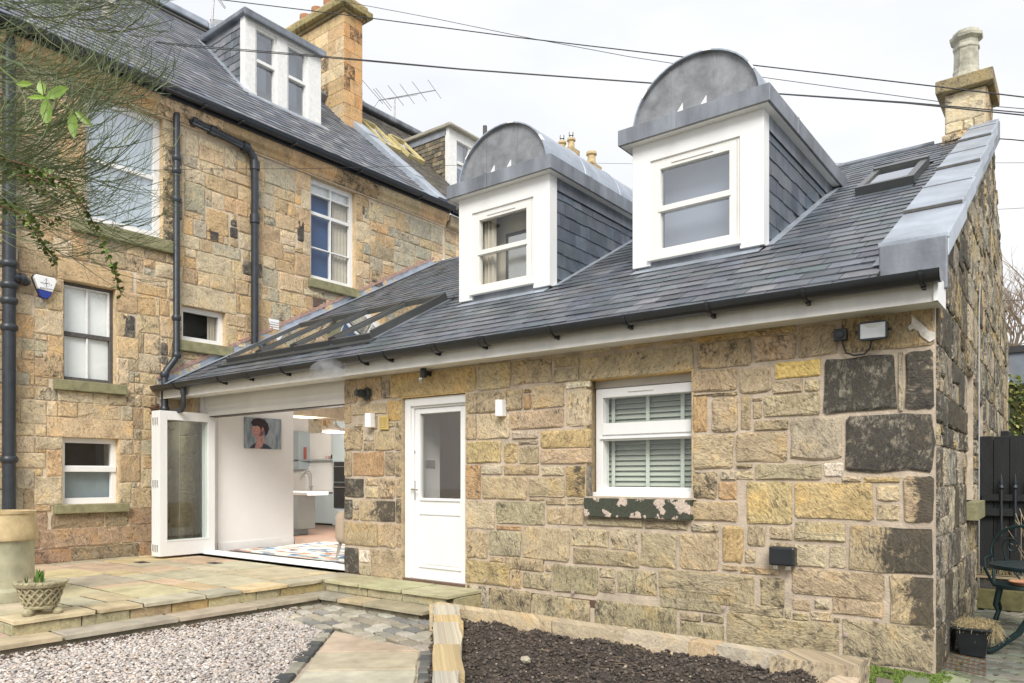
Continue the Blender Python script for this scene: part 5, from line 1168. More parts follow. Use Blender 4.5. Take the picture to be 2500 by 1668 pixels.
# skew between the houses: trace (y,s) at foot and at chimney
b=MB()
f0,f1=onM(1064,486),onM(800,252)
for i in range(5):
    t0,t1=i/5,(i+1)/5+.01; a=f0[0]+(f1[0]-f0[0])*t0; c=f0[0]+(f1[0]-f0[0])*t1; s0=-.02+(f1[1]+.02)*t0; s1=-.02+(f1[1]+.02)*t1
    V=[mapM(a-.16,s0,0),mapM(a+.16,s0,0),mapM(c+.16,s1,0),mapM(c-.16,s1,0),mapM(a-.14,s0,.13+.012*(i%2)),mapM(a+.16,s0,.14+.012*(i%2)),mapM(c+.16,s1,.135),mapM(c-.14,s1,.125)]
    b.add(V,[(0,3,2,1),(4,5,6,7),(0,1,5,4),(1,2,6,5),(2,3,7,6),(3,0,4,7)])
b.build('skew_lead',LEADL,mh,bevel=.01)
b=MB(); b.box(f1[0]-.55,f1[0]-.12,f1[1]-.25,f1[1]+.0,0,.2,mapM); b.build('chimney_gutter_lead',LEAD,mh,bevel=.02)
# chimney stack
c0,c1,c2,c3=-15.2,-13.2,10.9,11.42
st_=MB().box(c0+.01,c1-.01,c2+.01,c3-.01,8.8,11.95).build('chimney',MORTB,mh); cs=[]
mc1=lambda u,v,w:(u,c2-w,v); mc2=lambda u,v,w:(c1+w,u,v)
z=9.0; k=0
while z<11.9:
    h=.30; x=c1; k+=1
    wd=.55 if k%2 else .30
    while x>c0+.05: a=max(x-wd,c0); cs.append(stone(a,x,z,min(z+h,11.93),.012,mc1,R_.choice([(.58,.43,.25),(.54,.39,.22),(.60,.48,.32)]),.15 if R_.random()<.85 else .8,flat=True,gap=.004)); x=a; wd=.5
    q=.16 if k%2 else .30
    for (u0,u1) in ((c2,c2+q),(c2+q,c3)): cs.append(stone(u0,u1,z,min(z+h,11.93),.012,mc2,R_.choice([(.56,.33,.16),(.58,.38,.2)]),.1 if R_.random()<.85 else .8,flat=True,gap=.004))
    z+=h
emit(cs,'stone',ASHL,st_)
b=MB().box(c0-.06,c1+.06,c2-.06,c3+.06,11.95,12.02,tint=(.30,.24,.13,.3)).box(c0-.20,c1+.18,c2-.18,c3+.18,12.02,12.16,tint=(.33,.28,.14,.35)).box(c0-.1,c1+.1,c2-.1,c3+.1,12.16,12.28,tint=(.4,.32,.18,.2)); b.build('chimney_cap',ASHL,st_,bevel=.02)
for x in (-14.95,-14.5,-14.05,-13.6): MB().lathe([(.13,12.28),(.12,12.5),(.14,12.56),(.14,12.62),(.11,12.62),(.10,12.3)],(x,11.16,0),16).build('chimney_pot',TERRA,st_,smooth=True)
# windows of the house
def bars(h,spec,mat,name,w0=-.16,w1=-.09,label=None,glass=GLASS):
    b=MB(); f=None
    for s_ in spec['bars']: b.box(*s_,w0,w1,mapB)
    f=b.build(name,mat,mh,label=label,bevel=.003)
    for s_ in spec['panes']: MB().box(*s_,w0+.03,w0+.036,mapB).build('pane',glass,f)
    return f
def sash(h,fw,mid,mull,mat,label,glass=GLASS,rows=()):
    a,c,z0,z1=h; B=[(a,a+fw,z0,z1),(c-fw,c,z0,z1),(a+fw,c-fw,z1-fw,z1),(a+fw,c-fw,z0,z0+fw*1.2)]; P=[]
    I0,I1,J0,J1=a+fw,c-fw,z0+fw*1.2,z1-fw
    if mid: B.append((I0,I1,mid-.03,mid+.03))
    bands=[(J0,mid-.03),(mid+.03,J1)] if mid else [(J0,J1)]
    um=(I0+I1)/2
    for k,(p,q) in enumerate(bands):
        rr=[p,*[r for r in rows if p<r<q],q]
        for i in range(len(rr)-1):
            lo=rr[i]+(.012 if i else 0); hi=rr[i+1]-(.012 if i<len(rr)-2 else 0)
            if i: B.append((I0,I1,rr[i]-.012,rr[i]+.012))
            if mull: B.append((um-.012,um+.012,lo,hi)); P+=[(I0,um-.012,lo,hi),(um+.012,I1,lo,hi)]
            else: P.append((I0,I1,lo,hi))
    return bars(h,{'bars':B,'panes':P},mat,'window',label=label,glass=glass)
f=sash(W1,.10,zX(290,402),False,WHITE,'large upper white sash window with pale net curtain',GLASSR)
MB().box(W1[0],W1[1],W1[2],W1[3],-.155,-.147,mapB).build('net_curtain',plain('sky_tinted_net',(.54,.61,.66),.8,var=.12,vs=1.5),f)  # net curtain; its blue tint paints in the sky reflected by the pane
f=sash(W2,.05,zX(205,817),False,DARKW,'dark framed sash window with white net curtain beside the alarm box',GLASS)
um=(W2[0]+W2[1])/2; zq=zX(205,817)
b=MB().box(um-.010,um+.010,W2[2]+.06,zq-.03,-.128,-.10,mapB).box(um-.010,um+.010,zq+.03,W2[3]-.05,-.128,-.10,mapB).box(W2[1]-.075,W2[1]-.05,zq+.03,W2[3]-.05,-.128,-.095,mapB).box(W2[0]+.05,W2[1]-.075,W2[3]-.065,W2[3]-.05,-.128,-.095,mapB); b.build('glazing_bar',OLDW,f)
MB().box(*W2,-.155,-.147,mapB).build('net_curtain',NET,f)
f=sash(W3,.07,zX(205,1142),False,WHITE,'small white ground floor window with frosted lower pane',GLASS)
MB().box(W3[0]+.02,W3[1]-.01,zX(205,1142)-.06,zX(205,1142)+.02,-.16,-.06,mapB).build('sash_horn',WHITE,f,bevel=.006)
MB().box(W3[0],W3[1],W3[2],zX(205,1142),-.20,-.185,mapB).build('frosted_film',plain('frosted',(.24,.29,.31),.5,var=.2),f)
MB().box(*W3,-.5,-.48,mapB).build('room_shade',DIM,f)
f=sash(W4,.075,None,False,WHITE,'small single pane white window with dark room and curtain',GLASS)
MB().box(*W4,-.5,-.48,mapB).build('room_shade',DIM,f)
def drape(par,y0,y1,z0,z1,w,mat,n=10,amp=.03,name='curtain'):
    b=MB(); P=[(y0+(y1-y0)*k/n,w+amp*math.sin(k*2.1)) for k in range(n+1)]
    for k in range(n): b.add([mapB(P[k][0],z0,P[k][1]),mapB(P[k+1][0],z0,P[k+1][1]),mapB(P[k+1][0],z1,P[k+1][1]),mapB(P[k][0],z1,P[k][1])],[(0,1,2,3)])
    return b.build(name,mat,par)
drape(f,W4[1]-.22,W4[1]-.06,W4[2],W4[3],-.19,CURT)
f=sash(W5,.085,zX(800,527),True,WHITE,'upper white sash window with blue room and cream curtain',GLASS,rows=(zX(800,610),zX(800,480)))
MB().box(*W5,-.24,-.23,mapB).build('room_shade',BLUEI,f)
drape(f,W5[1]-.42,W5[1]-.05,W5[2],W5[3],-.195,CURT,14,.015)
drape(f,W5[0]+.05,W5[1]-.05,zX(800,480),W5[3],-.175,NET,18,.008,'valance')
for z0_ in (W1[2]+1.02,): pass
# pipes
def pipe(pts,r,cols,label,name='downpipe',mat=IRON):
    b=MB().tube(pts,r,14)
    o=b.build(name,mat,at=pts[-1],label=label,cat='drain pipe',smooth=True)
    for (z,p) in cols: MB().tube([Vector(p)+Vector((0,0,-.045)),Vector(p)+Vector((0,0,-.02)),Vector(p)+Vector((0,0,.02)),Vector(p)+Vector((0,0,.045))],[r*1.12,r*1.35,r*1.35,r*1.12],14).build('pipe_collar',mat,o,smooth=True)
    return o
def onpipe(px,py,w=.12): return onX(px,py,XB+w)
x,y,_=onpipe(22,900); P_=lambda py:(x,y,onpipe(22,py).z)
sp_=pipe([(x,y,7.3),(x,y,PZ)],.078,[(0,P_(py)) for py in (645,697,735,800,1122,400,250)],'thick black cast iron soil pipe at the left edge of the house')
q=P_(675); MB().tube([q,(x,y+.17,q[2]),(x-.06,y+.22,q[2]-.02)],.06,12).tube([(x,y+.12,q[2]),(x,y+.17,q[2])],.075,12).build('branch_socket',IRON,sp_,smooth=True)
a=onpipe(431,600,.1); c=onpipe(402,950,.1)
b1=onpipe(431,868,.1).z; b2=onpipe(402,915,.1).z
pts=[(a.x,a.y,7.32),(a.x,a.y,b1),(a.x,a.y-.03,b1-.07),(a.x,c.y+.03,b2+.07),(a.x,c.y,b2),(c.x,c.y,PZ+.0)]
pipe(pts,.050,[(0,(a.x,a.y,onpipe(431,py,.1).z)) for py in (386,418,487,777,868)]+[(0,(c.x,c.y,onpipe(402,py,.1).z)) for py in (915,)]+[(0,(c.x,c.y,onpipe(402,1000,.1).z))],'slim black rainwater pipe running from the eaves to behind the folding doors')
s0=onpipe(470,295,.1); e0=onpipe(605,362,.1); d0=onpipe(622,395,.1); d1=onpipe(622,876,.1)
dd=(e0-s0).normalized()
pts=[s0+Vector((-.1,-.02,0)),s0,s0+dd*.05]+[s0+dd*((e0-s0).length*k/3) for k in (1,2,3)]+[Vector((d0.x,d0.y-.02,d0.z+.06)),d0,d1]
o=MB().tube(pts,.062,14).build('waste_pipe',IRON,at=d1,label='black waste pipe slanting down the wall then dropping to the slate roof',cat='drain pipe',smooth=True)
for p0_,p1_ in ((s0-dd*.02,s0+dd*.05),(s0+dd*.28,s0+dd*.40),(e0-dd*.1,e0-dd*.0)): MB().tube([p0_,p1_],.085,14).build('pipe_collar',IRON,o,smooth=True)
for py in (405,535): q=onpipe(622,py,.1); MB().tube([q+Vector((0,0,-.07)),q+Vector((0,0,.07))],.082,14).build('pipe_collar',IRON,o,smooth=True)
q=onpipe(622,895,.12); MB().prism([(-.13,-.1),(.13,-.1),(.13,.12),(-.13,.12)],q.z-.35,q.z+.06,lambda u,v,w:(q.x+v,q.y+u,w)).build('lead_slate_box',LEAD,mh,bevel=.015)
# vents on the house wall
def bvent(x0,y0,x1,y1,mat,mat2,label,n=4,horiz=True,w=.03):
    a,c,z0,z1=yX(x0),yX(x1),zX((x0+x1)/2,y1),zX((x0+x1)/2,y0)
    v=MB().box(a,c,z0,z1,.0,w*.6,mapB).build('wall_vent',mat,at=(XB,a,z0),label=label,cat='vent')
    for k in range(n):
        h=(z1-z0-.03)/n; 
        if horiz: MB().box(a+.012,c-.012,z0+.015+k*h,z0+.015+k*h+h*.6,w*.6,w,mapB).build('louvre',mat2,v)
        else: d=(c-a-.03)/n; MB().box(a+.015+k*d,a+.015+k*d+d*.55,z0+.012,z1-.012,w*.6,w*.8,mapB).build('louvre',mat2,v)
bvent(510,563,532,589,RUSTY,DARKW,'small square rusty brown vent high between the two pipes',6)
bvent(764,729,795,752,RUSTY,DARKW,'rusty iron vent with a bent bracket just above the extension roof',2,False)
bvent(655,780,680,806,LAMPW,LAMPW,'white plastic louvred vent above the skylights')
bvent(1076,634,1092,649,LAMPW,LAMPW,'small white vent at the top of the extension roof by the left dormer')
bvent(364,985,387,1012,DARKW,RUSTY,'brown ribbed vent partly hidden by the folding doors')
# alarm box
aw0,aw1=yX(76),yX(134); az1,az0=zX(105,676),zX(105,731)
al=empty('alarm_box',(XB,(aw0+aw1)/2,az0),'white and blue alarm box with compass emblem beside the dark sash window','alarm')
AW,AH=aw1-aw0,az1-az0
mAl=lambda u,v,w:(XB+.02+w,aw0+u*AW,az0+v*AH)
MB().prism([(.02,.86),(.10,1.0),(.90,.97),(.99,.84),(.80,.32),(.20,.38)],.0,.07,mAl).build('cover',LAMPW,al,bevel=.012)
MB().prism([(.20,.38),(.80,.32),(.68,.08),(.55,.0),(.42,.0),(.30,.08)],.0,.06,mAl).build('strobe_lens',BLUEP,al,bevel=.01)
MB().prism([(-.03,.86),(.05,1.0),(.9,.97),(.8,.3),(.68,.04),(.3,.04)],-.012,.0,mAl).build('back_plate',DIM,al)
cx_,cy_=.52,.66
b=MB()
for k in range(4):
    a=math.pi/2*k; L1=.17; c,s=math.cos(a),math.sin(a)
    b.prism([(cx_,cy_),(cx_+.035*(c-s)*.8,cy_+.035*(s+c)*.9),(cx_+L1*c,cy_+L1*1.15*s)],.0705,.0725,mAl)
b.build('compass_star',NAVY,al)
b=MB()
for k in range(24):
    a0,a1=k*math.pi/12,(k+.7)*math.pi/12; P=[(cx_+r*math.cos(q),cy_+r*1.15*math.sin(q)) for r,q in ((.125,a0),(.125,a1),(.14,a1),(.14,a0))]; b.prism(P,.0705,.0715,mAl)
b.build('compass_ring',plain('grey_print',(.45,.48,.52),.5),al)
def text(s,loc,size,rot,mat,par,name):
    c=bpy.data.curves.new(name,'FONT'); c.body=s; c.size=size; c.align_x='CENTER'; c.extrude=.0006
    t=bpy.data.objects.new(name+'_tmp',c); me=bpy.data.meshes.new_from_object(t); bpy.data.objects.remove(t)
    M_=Matrix.Translation(Vector(loc)-org(par))@rot; me.transform(M_); me.materials.clear(); me.materials.append(mat); return mkobj(name,me,par)
rB=Matrix(((0,0,1,0),(1,0,0,0),(0,1,0,0),(0,0,0,1)))
for t,u,v in (('N',.52,.86),('W',.32,.66),('E',.73,.62)): text(t,mAl(u,v-.03,.0715),.028,rB,NAVY,al,'lettering')
text('07970 957997',mAl(.52,.40,.0715),.027,rB,NAVY,al,'lettering')
# =================================================================== NEIGHBOURING HOUSE
nh=empty('neighbouring_terrace_house',(XB,14,0),'neighbouring terrace house beyond the party skew with mossy slates, shingled dormer and open rooflights','building')
nw=MB().box(HY+.003,17.5,0,7.25,-.5,-.001,mapB).build('front_wall',MORT,nh)
emit([stone(*r,U(.008,.03),mapB,R_.choice([OG,GRY,TAN,OB]),R_.random()**2*.4) for r in rubble(HY+.02,15,5.6,6.98,[],(.18,.32),(.25,.6))],'stone',STONE,nw)
MB().box(HY+.01,17.5,7.03,7.29,-.1,.18,mapB).build('cornice',plain('dirty_cornice',(.36,.30,.2),.9,var=.4,vs=6),nh,bevel=.02)
b=MB(); halfround(b,HY-.02,17.5,XB+.33,7.36,.075,'y'); b.box(HY,17.5,XB+.20,XB+.24,7.28,7.42,lambda u,v,w:(v,u,w)); b.build('gutter',IRON,nh,smooth=True)
nd=MB().box(HY+.0,17.5,0,MSL,-.12,-.03,mapM).build('roof',DARKW,nh)
BRS=[(.12,.105,.085),(.15,.135,.11),(.10,.09,.078),(.17,.15,.115)]
ndy=(13.5,16.2,sM(8.62),sM(10.15))
emit(slates(11.6,17.4,-.05,MSL-.2,[ndy],.125,.18,mapM,BRS,skip=lambda u,s:u<f0[0]+(f1[0]-f0[0])*s/max(f1[1],.1)+.12),'slate',OSLATE,nd,limit=120)
MB().box(11.2,17.5,MRX-.22,MRX+.24,MRZ-.04,MRZ+.10,lambda u,v,w:(v,u,w)).build('ridge_lead',LEAD,nh,bevel=.04)
for k,(pp_) in enumerate((((885,302),(921,323),(962,370),(927,348)),((947,337),(984,355),(1023,398),(990,380)))):
    q=[onM(*t) for t in pp_]; u0=min(t[0] for t in q[:1]); 
    uA,sA=q[0]; uB,sB=q[2]; u0,u1=min(q[0][0],q[3][0]),max(q[1][0],q[2][0]); s1_,s0_=q[0][1],q[2][1]
    b=MB().box(u0,u0+.05,s0_,s1_,0,.10,mapM).box(u1-.05,u1,s0_,s1_,0,.10,mapM).box(u0+.05,u1-.05,s0_,s0_+.06,0,.09,mapM).box(u0+.05,u1-.05,s1_-.06,s1_,0,.12,mapM)
    f=b.build('rooflight',YELT,nh,label=('upper','lower')[k]+' timber framed rooflight'); MB().box(u0+.05,u1-.05,s0_+.06,s1_-.06,.06,.068,mapM).build('pane',GLASSR,f)
Xn=-12.47; mN=lambda u,v,w:(Xn+w,u,v); z0,z1=8.62,10.12; a,c=13.56,15.9
y1_,y2_=onX(1115,380,Xn).y,onX(1150,400,Xn).y
b=MB().box(a,y1_,z0,z1,-.12,0,mN).box(y2_,y2_+.35,z0,z1,-.12,0,mN).box(y1_,y2_,z1-.22,z1,-.12,0,mN).box(y1_,y2_,z0,z0+.08,-.12,0,mN).box(y2_+1.0,c,z0,z1,-.12,0,mN).box(y2_+.35,y2_+1.0,z1-.25,z1,-.12,0,mN).box(y2_+.35,y2_+1.0,z0,z0+.1,-.12,0,mN)
nd_=b.build('dormer',OLDW,nh); b=MB()
for (p,q) in ((y1_,y2_),(y2_+.35,y2_+1.0)):
    f=MB().box(p,p+.05,z0+.08,z1-.22,-.1,-.04,mN).box(q-.05,q,z0+.08,z1-.22,-.1,-.04,mN).box(p+.05,q-.05,9.35,9.42,-.1,-.03,mN).build('sash_window',OLDW,nd_)
    MB().box(p+.05,q-.05,9.42,z1-.22,-.08,-.075,mN).build('pane',GLASSR,f); MB().box(p+.05,q-.05,z0+.08,9.35,-.09,-.085,mN).build('pane',GLASSR,f)
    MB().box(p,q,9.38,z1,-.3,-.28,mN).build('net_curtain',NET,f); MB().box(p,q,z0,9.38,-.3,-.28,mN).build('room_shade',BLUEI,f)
xr=MEX+ms.x*sM(z1)
MB().prism([(Xn-.12,z0+.1),(Xn-.12,z1),(xr,z1)],a+.03,a+.06,lambda u,v,w:(u,w,v)).build('cheek',DARKW,nd_)
mk2=lambda u,v,w:(-u,a+.03-w,v)
ch=slates(-(Xn-.1),-xr,z0,z1-.16,[],.11,.13,mk2,[(.20,.165,.11),(.14,.12,.085),(.26,.22,.15),(.11,.10,.08)],skip=lambda u,s:s<zr_(-u)-.06)
ch=[([(p,q,max(r,zr_(p)-.03)) for p,q,r in V],F,T,k) for V,F,T,k in ch]; emit(ch,'shingle',OSLATE,nd_,limit=150)
MB().box(xr-.05,Xn-.1,a-.0,a+.02,z1-.17,z1-.01).build('lead_strip',LEADL,nd_)
b=MB().box(xr-.1,Xn+.08,a-.08,c,z1,z1+.09); b.tube([(Xn+.10,a-.1,z1+.03),(Xn+.10,c,z1+.03)],.05,8); b.build('dormer_roof',plain('old_felt',(.36,.34,.28),.8,var=.3),nd_,bevel=.02)
# far chimneys peeking over the dormer
def farchim(px,py,Yd,label,n,grp=None):
    p=onY(px,py,Yd); b=MB().box(p.x-1.0,p.x+.55,Yd-.3,Yd+.3,p.z-3.5,p.z-.35,tint=(.45,.36,.22,.2)); o=b.build('distant_chimney',ASHL,at=(p.x,Yd,p.z-3.5),label=label,cat='chimney')
    for i in range(n): MB().lathe([(.14,0),(.12,.3),(.17,.34),(.16,.42),(.1,.42)],(p.x+.35-i*.42,Yd,p.z-.35),14).build('chimney_pot',BUFFP,o,smooth=True)
    return o,p
o,p=farchim(1376,350,24,'distant chimney with small steel cowls showing over the left dormer roof',2)
for i in (0,1): MB().lathe([(.05,0),(.05,.12),(.1,.12),(.1,.24),(0,.25)],(p.x+.35-i*.42,24,p.z+.07),12).build('steel_cowl',STEEL,o,smooth=True)
farchim(1421,385,20,'single buff chimney pot peeking above the barrel roof of the left dormer',1)
p=onX(1184,308,-13.5); p2=onX(1184,345,-13.5); MB().tube([p2+Vector((0,0,-.8)),p],.06,12).build('flue_pipe',DARKW,at=p2+Vector((0,0,-.8)),label='short dark flue pipe standing behind the left barrel roof',cat='flue',smooth=True)
# aerials
def aerial(pts,mast,label,els):
    b=MB().tube(mast,.02,6); o=b.build('television_aerial',ALU,at=mast[0],label=label,cat='aerial')
    MB().tube(pts,.014,5).build('boom',ALU,o)
    for e in els: MB().tube(e,.007,4).build('element',ALU,o)
AX=-14.9; A=lambda px,py,dx=0:onX(px,py,AX+dx)
els=[[A(a,b_),A(c,d)] for a,b_,c,d in ((1044.5,195,1077,241),(1006,199,1042,247.5),(976,205,1012,254),(947,209,986,258.5),(917,215,957,264),(911,217,955,271),(880,191,935,254),(881,239,933,297))]
aerial([A(925,245),A(1063,220.5)],[A(962,330)-Vector((0,0,.5)),A(964,238)],'many pronged television aerial on a rusty mast behind the main chimney',els+[[A(926,244),A(908,270)],[A(948,243),A(1020,231.5)]])
els=[[A(515+i*1.5,47+i*3.2),A(545+i*.8,51+i*3.2)] for i in range(7)]+[[A(533,0),A(549,22)],[A(538,0),A(551,20)]]
aerial([A(514,47),A(520,76)],[A(511,84)-Vector((0,0,.6)),A(523,-20)],'small comb shaped television aerial behind the main dormer',els)
# =================================================================== CABLES
def wire(pts,Ds,r,label,sag=0):
    P=[C0+ray(*p)*D for p,D in zip(pts,Ds)]; out=[]
    for i in range(len(P)-1):
        for k in range(8): out.append(P[i].lerp(P[i+1],k/8))
    out.append(P[-1]); MB().tube(out,r,5).build('overhead_cable',CABLE,at=P[0],label=label,cat='cable')
wire([(440,-14),(543,0),(894,43),(1250,90),(1681,141),(2298,213),(2620,252)],[12,11.6,10.8,10,9,8,7.4],.007,'topmost black overhead cable crossing in front of both chimneys')
wire([(760,-10),(926,20),(1064,46),(1276,90),(1532,138),(1883,192),(2298,249),(2620,276)],[14,13.5,13,12.5,12,11,10,9.5],.005,'thin grey overhead cable passing behind the right dormer')
wire([(380,104),(470,115),(777,139),(1128,170),(1596,204),(1904,230),(2213,252),(2640,296)],[12,11.5,10.8,10,9,8.4,7.6,7],.007,'lower black overhead cable of the close pair, dipping in front of the right dormer')
wire([(380,102),(470,111),(777,136),(1128,168.5),(1596,203),(1904,229),(2213,250),(2640,288)],[12.1,11.6,10.9,10.1,9.1,8.5,7.7,7.1],.006,'upper black overhead cable of the close pair')
wire([(250,419),(480,413),(745,412),(1000,406),(1409,398),(1543,400),(2415,398),(2640,397)],[11.5,11.4,13,15,17,17,13,11],.004,'faint straight cable low behind the dormers and chimney')
wire([(2408,325),(2422,338),(2470,341),(2560,350)],[10,9.8,9.4,9],.007,'short slack cable leaving the gable chimney')
wire([(2424,512),(2500,508),(2600,503)],[14,13,12],.004,'faint cable right of the gable half way up')
wire([(2440,735),(2500,733),(2600,728)],[14,13,12],.006,'cable leaving the rear corner of the gable')
wire([(705,325),(697,345),(699,410),(697,440),(695,465)],[13.55,13.45,13.4,13.4,13.4],.006,'short loose cable hanging from the gutter down the house wall')
# =================================================================== POTS AND PLANTERS
p=Vector((-8.22,2.78,PZ))-Rv*.16
b=MB().lathe([(.30,0),(.30,.10),(.27,.13),(.265,.50),(.272,.53),(.275,.56),(.285,.585)],p,32); o=b.build('chimney_pot_planter',plain('lichened_pale_clay',(.40,.38,.26),.9,var=.38,vs=4,bd=.004,bs=30),at=p,label='large two tone clay chimney pot standing on the patio at the left edge',cat='chimney pot',smooth=True)
MB().lathe([(.30,.585),(.305,.60),(.30,.63),(.285,.78),(.275,.83),(.285,.84),(.285,.865),(.25,.865),(.235,.60)],p,32).build('collar',BUFFP,o,smooth=True)
bp=Vector((-7.24,2.62,PZ))
bt=empty('basket_planter',bp,'cast stone basket weave planter with green bulb shoots on the patio edge','planter')
b=MB().lathe([(.125,.055),(.13,.07),(.12,.085),(.165,.235),(.195,.245),(.205,.265),(.20,.285),(.18,.29),(.17,.27),(.0,.262)],bp,40)
b.build('bowl',CAST,bt,smooth=True)
b=MB(); n=16
for k in range(n):
    for sg in (1,-1):
        pts=[]
        for t in range(7):
            h=.09+.145*t/6; r=.1215+(.165-.12)*(h-.085)/.15+.006+(.006 if (t+k*(1 if sg>0 else 0))%2 else 0); an=2*math.pi*(k+sg*t/6*2.0)/n; pts.append(bp+Vector((r*math.cos(an),r*math.sin(an),h)))
        b.tube(pts,.009,5)
b.build('weave_relief',CAST,bt)
b=MB(); 
for k in range(26):
    a=k*2*math.pi/26; b.tube([bp+Vector((.197*math.cos(a),.197*math.sin(a),.272)),bp+Vector((.203*math.cos(a+.2),.203*math.sin(a+.2),.28))],.012,5)
b.build('rope_rim',CAST,bt)
for k in range(3):
    a=k*2.09-1.2; c=bp+Vector((.13*math.cos(a),.13*math.sin(a),0)); MB().lathe([(.0,.0),(.04,.004),(.045,.025),(.03,.05),(.012,.062),(0,.064)],c,12,sx=1.2).build('lion_foot',CAST,bt,smooth=True)
def leafshape(base,dirv,ln,wd,bend,tint,b,up=None):
    d=Vector(dirv).normalized(); sd=(d.cross(Vector((0,0,1))) if abs(d.z)<.97 else Vector((math.cos(U(0,6)),math.sin(U(0,6)),0))).normalized()
    if up: sd=Vector(up)
    nn=sd.cross(d); V=[]
    for t,w_ in ((0,.12),(.25,.8),(.55,1),(.8,.65),(1,.05)):
        c=Vector(base)+d*ln*t+nn*bend*t*t
        V+=[c-sd*wd*w_,c+nn*wd*.25*w_,c+sd*wd*w_]
    F=[]
    for i in range(4): F+=[(i*3,i*3+1,i*3+4,i*3+3),(i*3+1,i*3+2,i*3+5,i*3+4)]
    b.add(V,F,(*tint,0))
for k in range(9):
    a=U(0,6.28); r=U(0,.06); b=MB(); leafshape(bp+Vector((.02+r*math.cos(a),r*math.sin(a),.262)),(U(-.25,.25),U(-.25,.25),1),U(.09,.16),.014,U(-.02,.03),jit((.10,.20,.03),.25),b); b.build('leaf',LEAF,bt)
for k in range(5):
    a=U(2.5,4.2); b=MB(); leafshape(bp+Vector((.11*math.cos(a),.11*math.sin(a),.262)),(U(-.2,.2),U(-.2,.2),1),.06,.010,0,(.07,.11,.03),b); b.build('leaf',LEAF,bt)
b=MB()
for k in range(7): q=bp+Vector((-.07+U(-.03,.03),U(-.05,.05),.26)); b.tube([q,q+Vector((-.03,-.01,.05)),q+Vector((-.05+U(-.03,.05),U(-.03,.03),.11))],.002,4,(.25,.17,.10,0))
b.build('dry_stem',TINTM,bt,kind='stuff')
# drain covers on the patio
for (px,py,l) in ((524,1375,'small dark drain grating set in the patio flags near the folding doors'),(347,1373,'tiny square inspection cover cut into the patio flags')):
    p=onZ(px,py,PZ+.002); gr=MB().box(p.x-.11,p.x+.11,p.y-.07,p.y+.07,PZ-.0,PZ+.004).build('drain_cover',DARKW,at=(p.x,p.y,PZ),label=l,cat='drain cover')
    for k in range(6): MB().box(p.x-.1+k*.034,p.x-.085+k*.034,p.y-.06,p.y+.06,PZ+.004,PZ+.007).build('grate_bar',IRON,gr)
# =================================================================== RIGHT ALLEY
gt=empty('wooden_gate',(.5,9.5,.08),'tall black boarded gate with iron spear heads across the alley','gate')
x=-.95; i=0
MB().box(-.94,2.4,9.54,9.55,.12,1.90).build('backing_board',BOARD,gt)
while x<2.4: MB().box(x+.002,x+.145,9.50+.004*(i%2),9.53+.004*(i%2),.10,1.93+U(-.004,.004)).build('board',BOARD,gt,bevel=.004); x+=.147; i+=1
gz=onY(2455,1200,9.47).z
MB().box(-.9,2.4,9.45,9.5,gz-.10,gz-.03).build('rail',BOARD,gt); MB().box(-.9,2.4,9.44,9.5,gz-.26,gz-.18).build('rail',BOARD,gt)
for px in (2445,2479,2513): 
    q=onY(px,1195,9.44); MB().lathe([(.012,-.5),(.012,.0),(.03,.02),(.014,.05),(.022,.07),(.0,.17)],(q.x,9.435,q.z),10).build('spear_head',IRON,gt,smooth=True)
def leafmass(name,parent,n,fn,size,cols,mat=LEAF,seed=4,**k):
    rg2=np.random.default_rng(seed); V=np.zeros((n,4,3)); P=np.array([fn(rg2) for _ in range(n)])
    d=rg2.normal(size=(n,3)); d/=np.linalg.norm(d,axis=1)[:,None]; e=np.cross(d,rg2.normal(size=(n,3))); e/=np.linalg.norm(e,axis=1)[:,None]
    s=rg2.uniform(.6,1.3,(n,1))*size; V[:,0]=P-d*s; V[:,1]=P-e*s*.55; V[:,2]=P+d*s; V[:,3]=P+e*s*.55; V-=np.array(org(parent))
    me=bpy.data.meshes.new(name); me.from_pydata(V.reshape(-1,3).tolist(),[],(np.arange(n*4).reshape(n,4)).tolist()); me.materials.append(mat)
    T=np.array(cols)[rg2.integers(0,len(cols),n)]*rg2.uniform(.6,1.3,(n,1)); a=me.attributes.new('tint','FLOAT_COLOR','POINT'); a.data.foreach_set('color',np.repeat(np.c_[T,np.zeros(n)],4,0).astype(np.float32).ravel())
    return mkobj(name,me,parent,None,**k)
hg=empty('hedge',(1.5,18,.0),'clipped yellow green hedge rising behind the black gate','hedge')
MB().box(-2.9,6,17.9,19,0,3.35).build('inner_branches',plain('hedge_core',(.05,.055,.02),.95,var=.4,vs=10),hg)
leafmass('foliage',hg,16000,lambda g:(g.uniform(-3,4.1),17.85+abs(g.normal(0,.08))*(1 if g.random()<.8 else 9),3.5*g.random()**.8+g.normal(0,.04)),.045,[(.20,.22,.04),(.14,.19,.04),(.28,.27,.07),(.09,.13,.03)],kind='stuff')
fh=empty('distant_house',(0,34,0),'distant grey house with dark chimney just above the hedge','building')
p=onY(2452,1000,34); zt3=onY(2470,862,34).z; zr3=onY(2440,880,34).z
MB().box(p.x+.15,p.x+4,34,40,0,zt3).build('gable_wall',plain('blue_grey_render',(.16,.18,.21),.8,var=.15),fh); MB().box(p.x+.05,p.x+4.1,33.9,40.1,zt3,zt3+.25).build('coping',DIM,fh)
MB().box(p.x-3,p.x+.15,34.5,40,0,zr3-.8).build('side_wall',plain('cladding',(.30,.31,.33),.8,var=.4,vs=9),fh)
tr_=empty('bare_tree',(onY(2480,900,40).x,40,0),'leafless pale brown tree beyond the distant house','tree')
b=MB(); base=Vector(tr_.location)
